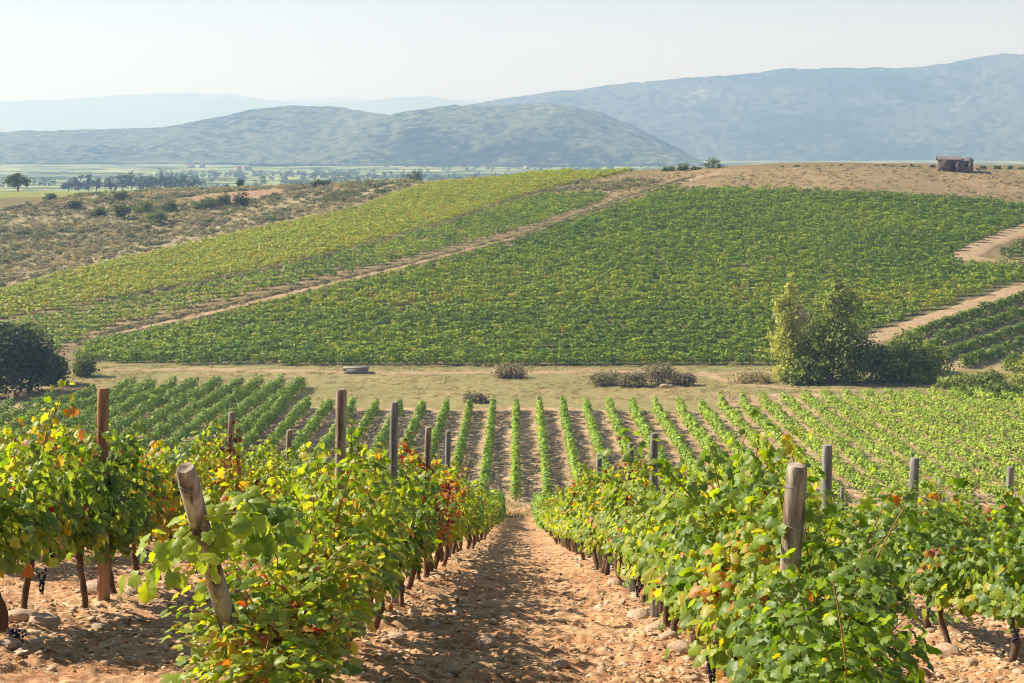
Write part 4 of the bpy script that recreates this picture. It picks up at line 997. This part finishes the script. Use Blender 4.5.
tag(vine_mass('meadow_grass', pts, 0.10, 30, 0.22, 0.6, 1.0, 0.85 + 0.1 * rng.normal(0, 1, len(X)), M_scrub, 72, 0.0), kind='stuff')
# rough strips beside track and between yellow and green fields
rng = np.random.default_rng(20)
strip = np.vstack([np.stack([np.interp(np.linspace(0, 1, 900), np.linspace(0, 1, 8), q) for q in zip(*[(100, 303.5), (200, 285), (340, 254.5), (400, 238), (445, 224.5), (509, 203), (545, 192), (600, 186)])], 1),
                   np.stack([np.interp(np.linspace(0, 1, 700), np.linspace(0, 1, 7), q) for q in zip(*[(560, 184), (585, 182), (615, 186), (640, 186), (600, 190), (630, 180), (655, 182)])], 1)])
strip = strip + rng.normal(0, 1.0, strip.shape) * np.array([6, 0.8]); W = at(strip[:, 0], strip[:, 1], y0=190)
pts = np.stack([W[:, 0], W[:, 1], W[:, 2], rng.random(len(W)) * 3, rng.uniform(.4, 1.3, len(W))], 1)
tag(vine_mass('rough_weeds', pts, 0.26, 18, 0.6, 0.6, 1.1, 0.55 + 0.15 * rng.normal(0, 1, len(W)), M_scrub, 73, 0.0), kind='stuff')

rng = np.random.default_rng(21)
tp = [(92, 339), (130, 331), (200, 316), (281, 296), (400, 268), (523, 236), (586, 213), (640, 194), (690, 179)]
q = rng.random(2600); a_ = np.linspace(0, 1, len(tp)); W = at(np.interp(q, a_, [p[0] for p in tp]), np.interp(q, a_, [p[1] for p in tp]), y0=185)
sd_ = rng.choice([-1, 1], len(W)) * np.abs(rng.normal(2.6, 0.7, len(W))); W[:, 0] += sd_ * 0.35; W[:, 1] += sd_ * 1.1; W[:, 2] = hgt(W[:, 0], W[:, 1])
pts = np.stack([W[:, 0], W[:, 1], W[:, 2], rng.random(len(W)) * 3, rng.uniform(.3, 1.3, len(W))], 1)
tag(vine_mass('verge_grass', pts, 0.18, 20, 0.40, 0.5, 0.9, 0.62 + 0.2 * rng.normal(0, 1, len(W)), M_scrub, 74, 0.0), kind='stuff')
# crest trees and shrubs
def crest_at(px, Y): x = (px - CX) / F * Y; return x, Y, hz(x, Y)
x, y, z = crest_at(17, 430); z = CZ - (196 - HY) / F * y
plant('crest_tree', x, y, [(-1.8, 0, 4.6, 2.1, 2, 1.5), (1.2, 0, 4.9, 2.4, 2, 1.6), (-0.3, 0, 5.8, 2.0, 1.8, 1.0), (3.0, 0, 4.0, 1.2, 1, 0.9)], 1500, 0.34, 0.36, 'lone round crowned tree on the skyline at far left', 'tree', trunk=0.3, seed=110, z=z)
for k, (px, Y, bottom, r, h, tn, mt, lab) in enumerate([(415, 392, 183, 1.9, 3.6, 0.2, M_tree, 'round dark bush on the crest above the yellow field'), (241, 425, 188, 1.1, 2.4, 0.2, M_tree, 'tiny dark bush on the left skyline'),
        (714, 352, 170.5, 1.8, 3.0, 0.42, M_tree, 'rounded pale green tree on the skyline right of centre'), (683, 350, 171.5, 1.3, 1.8, 0.4, M_tree, 'low bush on the skyline left of the pale tree'), (668, 352, 173, 1.6, 1.5, 0.5, M_tree, 'flat green shrub where the track meets the skyline'), (696, 350, 171, 1.0, 1.1, 0.35, M_tree, 'tiny shrub beside the pale skyline tree')]):
    x = (px - CX) / F * Y; z = min(hz(x, Y), CZ - (bottom - HY) / F * Y)
    z = CZ - (bottom - HY) / F * Y
    plant('skyline_bush', x, Y, [(0, 0, h * .5, r, r, h * .5)], 520, 0.28, tn, lab, 'bush', 'bushes on the skyline', mat=mt, seed=120 + k, z=z)
hx = [782, 797, 806, 815, 823, 831, 840, 848, 856, 866, 875, 884, 893, 903, 912, 918, 933, 983, 998, 1010, 1021]
for k, px in enumerate(hx):
    Y = 341; x = (px - CX) / F * Y; h = 0.6 + 0.45 * random.random(); lab = f'low dark hedge shrub on the dry crest, {ORD[k] if k < 20 else "last"} from the left'
    plant('hedge_shrub', x, Y, [(0, 0, h * .5, 1.0 if 800 < px < 900 else 0.7, 0.7, h * .5)], 200, 0.22, 0.12 if k % 5 else 0.4, lab, 'shrub', 'low shrubs along the dry crest', seed=150 + k, z=CZ - (168.8 + max(0, px - 900) * 0.012 - HY) / F * Y)
# wood behind the left crest
pines = [(68, 9), (78, 10), (88, 11), (96, 10), (110, 9), (122, 12), (131, 13), (140, 12), (149, 12), (157, 13), (165, 12), (174, 10), (184, 11), (193, 9)]
for k, (px, h) in enumerate(pines):
    Y = 880 + 14 * (k % 4); x = (px - CX) / F * Y; z = CZ - (191.5 - HY) / F * Y
    plant('pine_tree', x, Y, [(0, 0, h * .62, 3.9, 3.5, h * .34), (1.5, 0, h * .5, 3.2, 3, h * .3), (-1.6, 0, h * .45, 3.0, 3, h * .3)], 420, 0.9, 0.16, f'hazy dark tree of the wood behind the left crest, {ORD[k]} from the left', 'tree', 'trees of the wood behind the left crest', trunk=0.3, seed=180 + k, z=z)
# trees dotted over the valley and hills, too many to count
rng = np.random.default_rng(22)
n = 1500; U = rng.uniform(-100, 720, n); Dd = rng.uniform(1100, 2600, n); X = (U - CX) / F * Dd
kp = fbm(X / 300, Dd / 220, 3, 88) > 0.22; X, Dd = X[kp], Dd[kp]
Zp = np.array([plainz(a, b) for a, b in zip(X, Dd)])
pts = np.stack([X, Dd, Zp, rng.random(len(X)) * 3, rng.uniform(.5, 1.5, len(X))], 1)
tag(vine_mass('valley_trees', pts, 1.6, 30, 6.0, 3.0, 6.0, 0.2 + 0.06 * rng.normal(0, 1, len(X)), M_tree, 89, 0.5), kind='stuff')

# ---------------------------------------------------------------- ruined stone house on the crest
Yh = 334.0; xh = (955 - CX) / F * Yh; zh = CZ - (170.2 - HY) / F * Yh
H = empty('stone_house', (xh, Yh, zh), -0.22); tag(H, 'small old stone house with worn roof on the dry crest', 'house')
W2, D2 = 3.9, 2.2
mb = MB(); th = 0.45
def wall_with_holes(x0, x1, y0, y1, h, holes):
    xs_ = sorted(set([x0, x1] + [a for q in holes for a in q[:2]]))
    for a, b in zip(xs_, xs_[1:]):
        hs = [q for q in holes if q[0] <= a and b <= q[1]]
        if not hs: mb.box((a, y0, -0.6), (b, y1, h))
        else:
            q = hs[0]
            if q[2] > 0: mb.box((a, y0, -0.6), (b, y1, q[2]))
            if q[3] < h: mb.box((a, y0, q[3]), (b, y1, h))
wall_with_holes(-W2, 1.2, -D2, -D2 + th, 2.35, [(-1.0, -0.05, 0.0, 1.75)])
wall_with_holes(1.203, W2, -D2 + 0.02, -D2 + th, 2.15, [(2.0, 2.7, 0.8, 1.6)])
mb.box((-W2, -D2 + th + 0.003, -0.6), (-W2 + th, D2 - th, 2.35)); mb.box((W2 - th, -D2 + th + 0.003, -0.6), (W2, D2 - th, 2.0)); mb.box((-W2, D2 - th + 0.003, -0.6), (W2, D2, 2.4))
mb.add([(-W2, -D2 + th, 2.353), (-W2, D2, 2.353), (-W2, 0, 3.25), (-W2 + th, -D2 + th, 2.353), (-W2 + th, D2, 2.353), (-W2 + th, 0, 3.25)], [(0, 2, 1), (3, 4, 5)]); mb.add([(-W2, -D2 + th, 2.353), (-W2 + th, -D2 + th, 2.353), (-W2 + th, 0, 3.25), (-W2, 0, 3.25)], [(0, 1, 2, 3)])
mb.build('wall', M_wall, H, smooth=False)
mb = MB(); e = 0.25
for sgn in (-1, 1):
    V = []
    nx_ = 14
    for a in range(nx_ + 1):
        xx = -W2 - e + (1.3 + W2 + e) * a / nx_; sag = -0.10 * math.sin(a / nx_ * 3.1) + random.uniform(-.03, .03)
        V += [(xx, sgn * (D2 + e), 2.37), (xx, 0, 3.32 + sag), (xx, 0, 3.44 + sag), (xx, sgn * (D2 + e), 2.49)]
    i = np.arange(nx_)[:, None] * 4; j = np.arange(4)[None]; Fc = np.stack([i + j, i + (j + 1) % 4, i + 4 + (j + 1) % 4, i + 4 + j], -1).reshape(-1, 4)
    V = np.array(V); V[:, 1] += sgn * 0.004
    mb.add(V, Fc); mb.add(V[:4], [(0, 1, 2, 3)]); mb.add(V[-4:], [(0, 3, 2, 1)])
mb.build('roof', M_roof, H, smooth=False)
mb = MB(); mb.add([(1.32, -D2 - .15, 2.2), (W2 + .15, -D2 - .15, 2.1), (W2 + .15, D2 + .1, 2.75), (1.32, D2 + .1, 2.85), (1.32, -D2 - .15, 2.32), (W2 + .15, -D2 - .15, 2.22), (W2 + .15, D2 + .1, 2.87), (1.32, D2 + .1, 2.97)], [(0, 3, 2, 1), (4, 5, 6, 7), (0, 1, 5, 4), (1, 2, 6, 5), (2, 3, 7, 6), (3, 0, 4, 7)])
mb.build('roof', M_roof, H, smooth=False)
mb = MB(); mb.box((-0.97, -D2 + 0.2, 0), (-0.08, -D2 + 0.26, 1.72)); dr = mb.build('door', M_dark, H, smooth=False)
mb = MB(); mb.box((-1.1, -D2 - 0.03, 1.753), (0.05, -D2 + 0.1, 1.92)); mb.build('lintel', M_frame, dr, smooth=False)
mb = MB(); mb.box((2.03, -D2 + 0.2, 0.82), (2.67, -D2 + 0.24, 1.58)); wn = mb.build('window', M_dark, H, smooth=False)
mb = MB(); mb.box((1.9, -D2 - 0.02, 1.603), (2.8, -D2 + 0.1, 1.74)); mb.build('lintel', M_frame, wn, smooth=False)
for q in range(3):
    mb = MB(); mb.box((-.5, -.4, -.3), (.5, .4, .4))
for k, (dx, s, lab) in enumerate([(-0, .7, 'grey rock fallen at the right corner of the stone house'), (1.4, .5, 'smaller rock right of the stone house')]):
    o = bpy.data.objects.new('rock', rocks[3 + k]); col.objects.link(o); o.location = (xh + 5.2 + dx, Yh - 1, CZ - (170.0 - HY) / F * Yh + 0.2); o.scale = (s, s, s); tag(o, lab, 'rock', 'rocks by the stone house')
# white farmhouses in the valley
for k, (px, Y, wd, lab) in enumerate([(190, 2300, 14, 'tiny white farmhouse far off in the valley at left'), (202, 2320, 10, 'tiny white shed right of the far white farmhouse'), (247, 2200, 12, 'tiny pale house alone in the middle of the far valley'), (238, 2210, 7, 'tiny outbuilding left of the pale lone house in the far valley'), (527, 2300, 12, 'tiny pale house at the foot of the centre hill')]):
    x = (px - CX) / F * Y; z = plainz(x, Y) - 0.5; r0 = empty('farmhouse', (x, Y, z), 0.3 * k); tag(r0, lab, 'house', 'far houses in the valley')
    mb = MB(); mb.box((-wd / 2, -4, -2), (wd / 2, 4, 5)); mb.build('wall', M_white, r0, smooth=False)
    mb = MB(); a = wd / 2 + .4
    mb.add([(-a, -4.5, 5.0), (a, -4.5, 5.0), (a, 4.5, 5.0), (-a, 4.5, 5.0), (-a, 0, 7.2), (a, 0, 7.2)], [(0, 1, 5, 4), (2, 3, 4, 5), (0, 3, 2, 1)]); mb.add([(-a, -4.5, 5.0), (-a, 4.5, 5.0), (-a, 0, 7.2), (a, -4.5, 5.0), (a, 4.5, 5.0), (a, 0, 7.2)], [(0, 2, 1), (3, 4, 5)])
    mb.build('roof', M_tile, r0, smooth=False)
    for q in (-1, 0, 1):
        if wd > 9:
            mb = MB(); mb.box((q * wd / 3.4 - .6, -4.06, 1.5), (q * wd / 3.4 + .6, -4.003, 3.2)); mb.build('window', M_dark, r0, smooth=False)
# fallen bunch of grapes
p = near_at(20, 652)
o = bpy.data.objects.new('grape_bunch_fallen', grape_data[0]); col.objects.link(o); o.location = (p[0], p[1], gz(p[0], p[1]) + 0.05); o.rotation_euler = (1.5, 0, 0.7); o.scale = (1.3,) * 3
tag(o, 'dark blue bunch of grapes fallen on the soil at lower left', 'grapes')
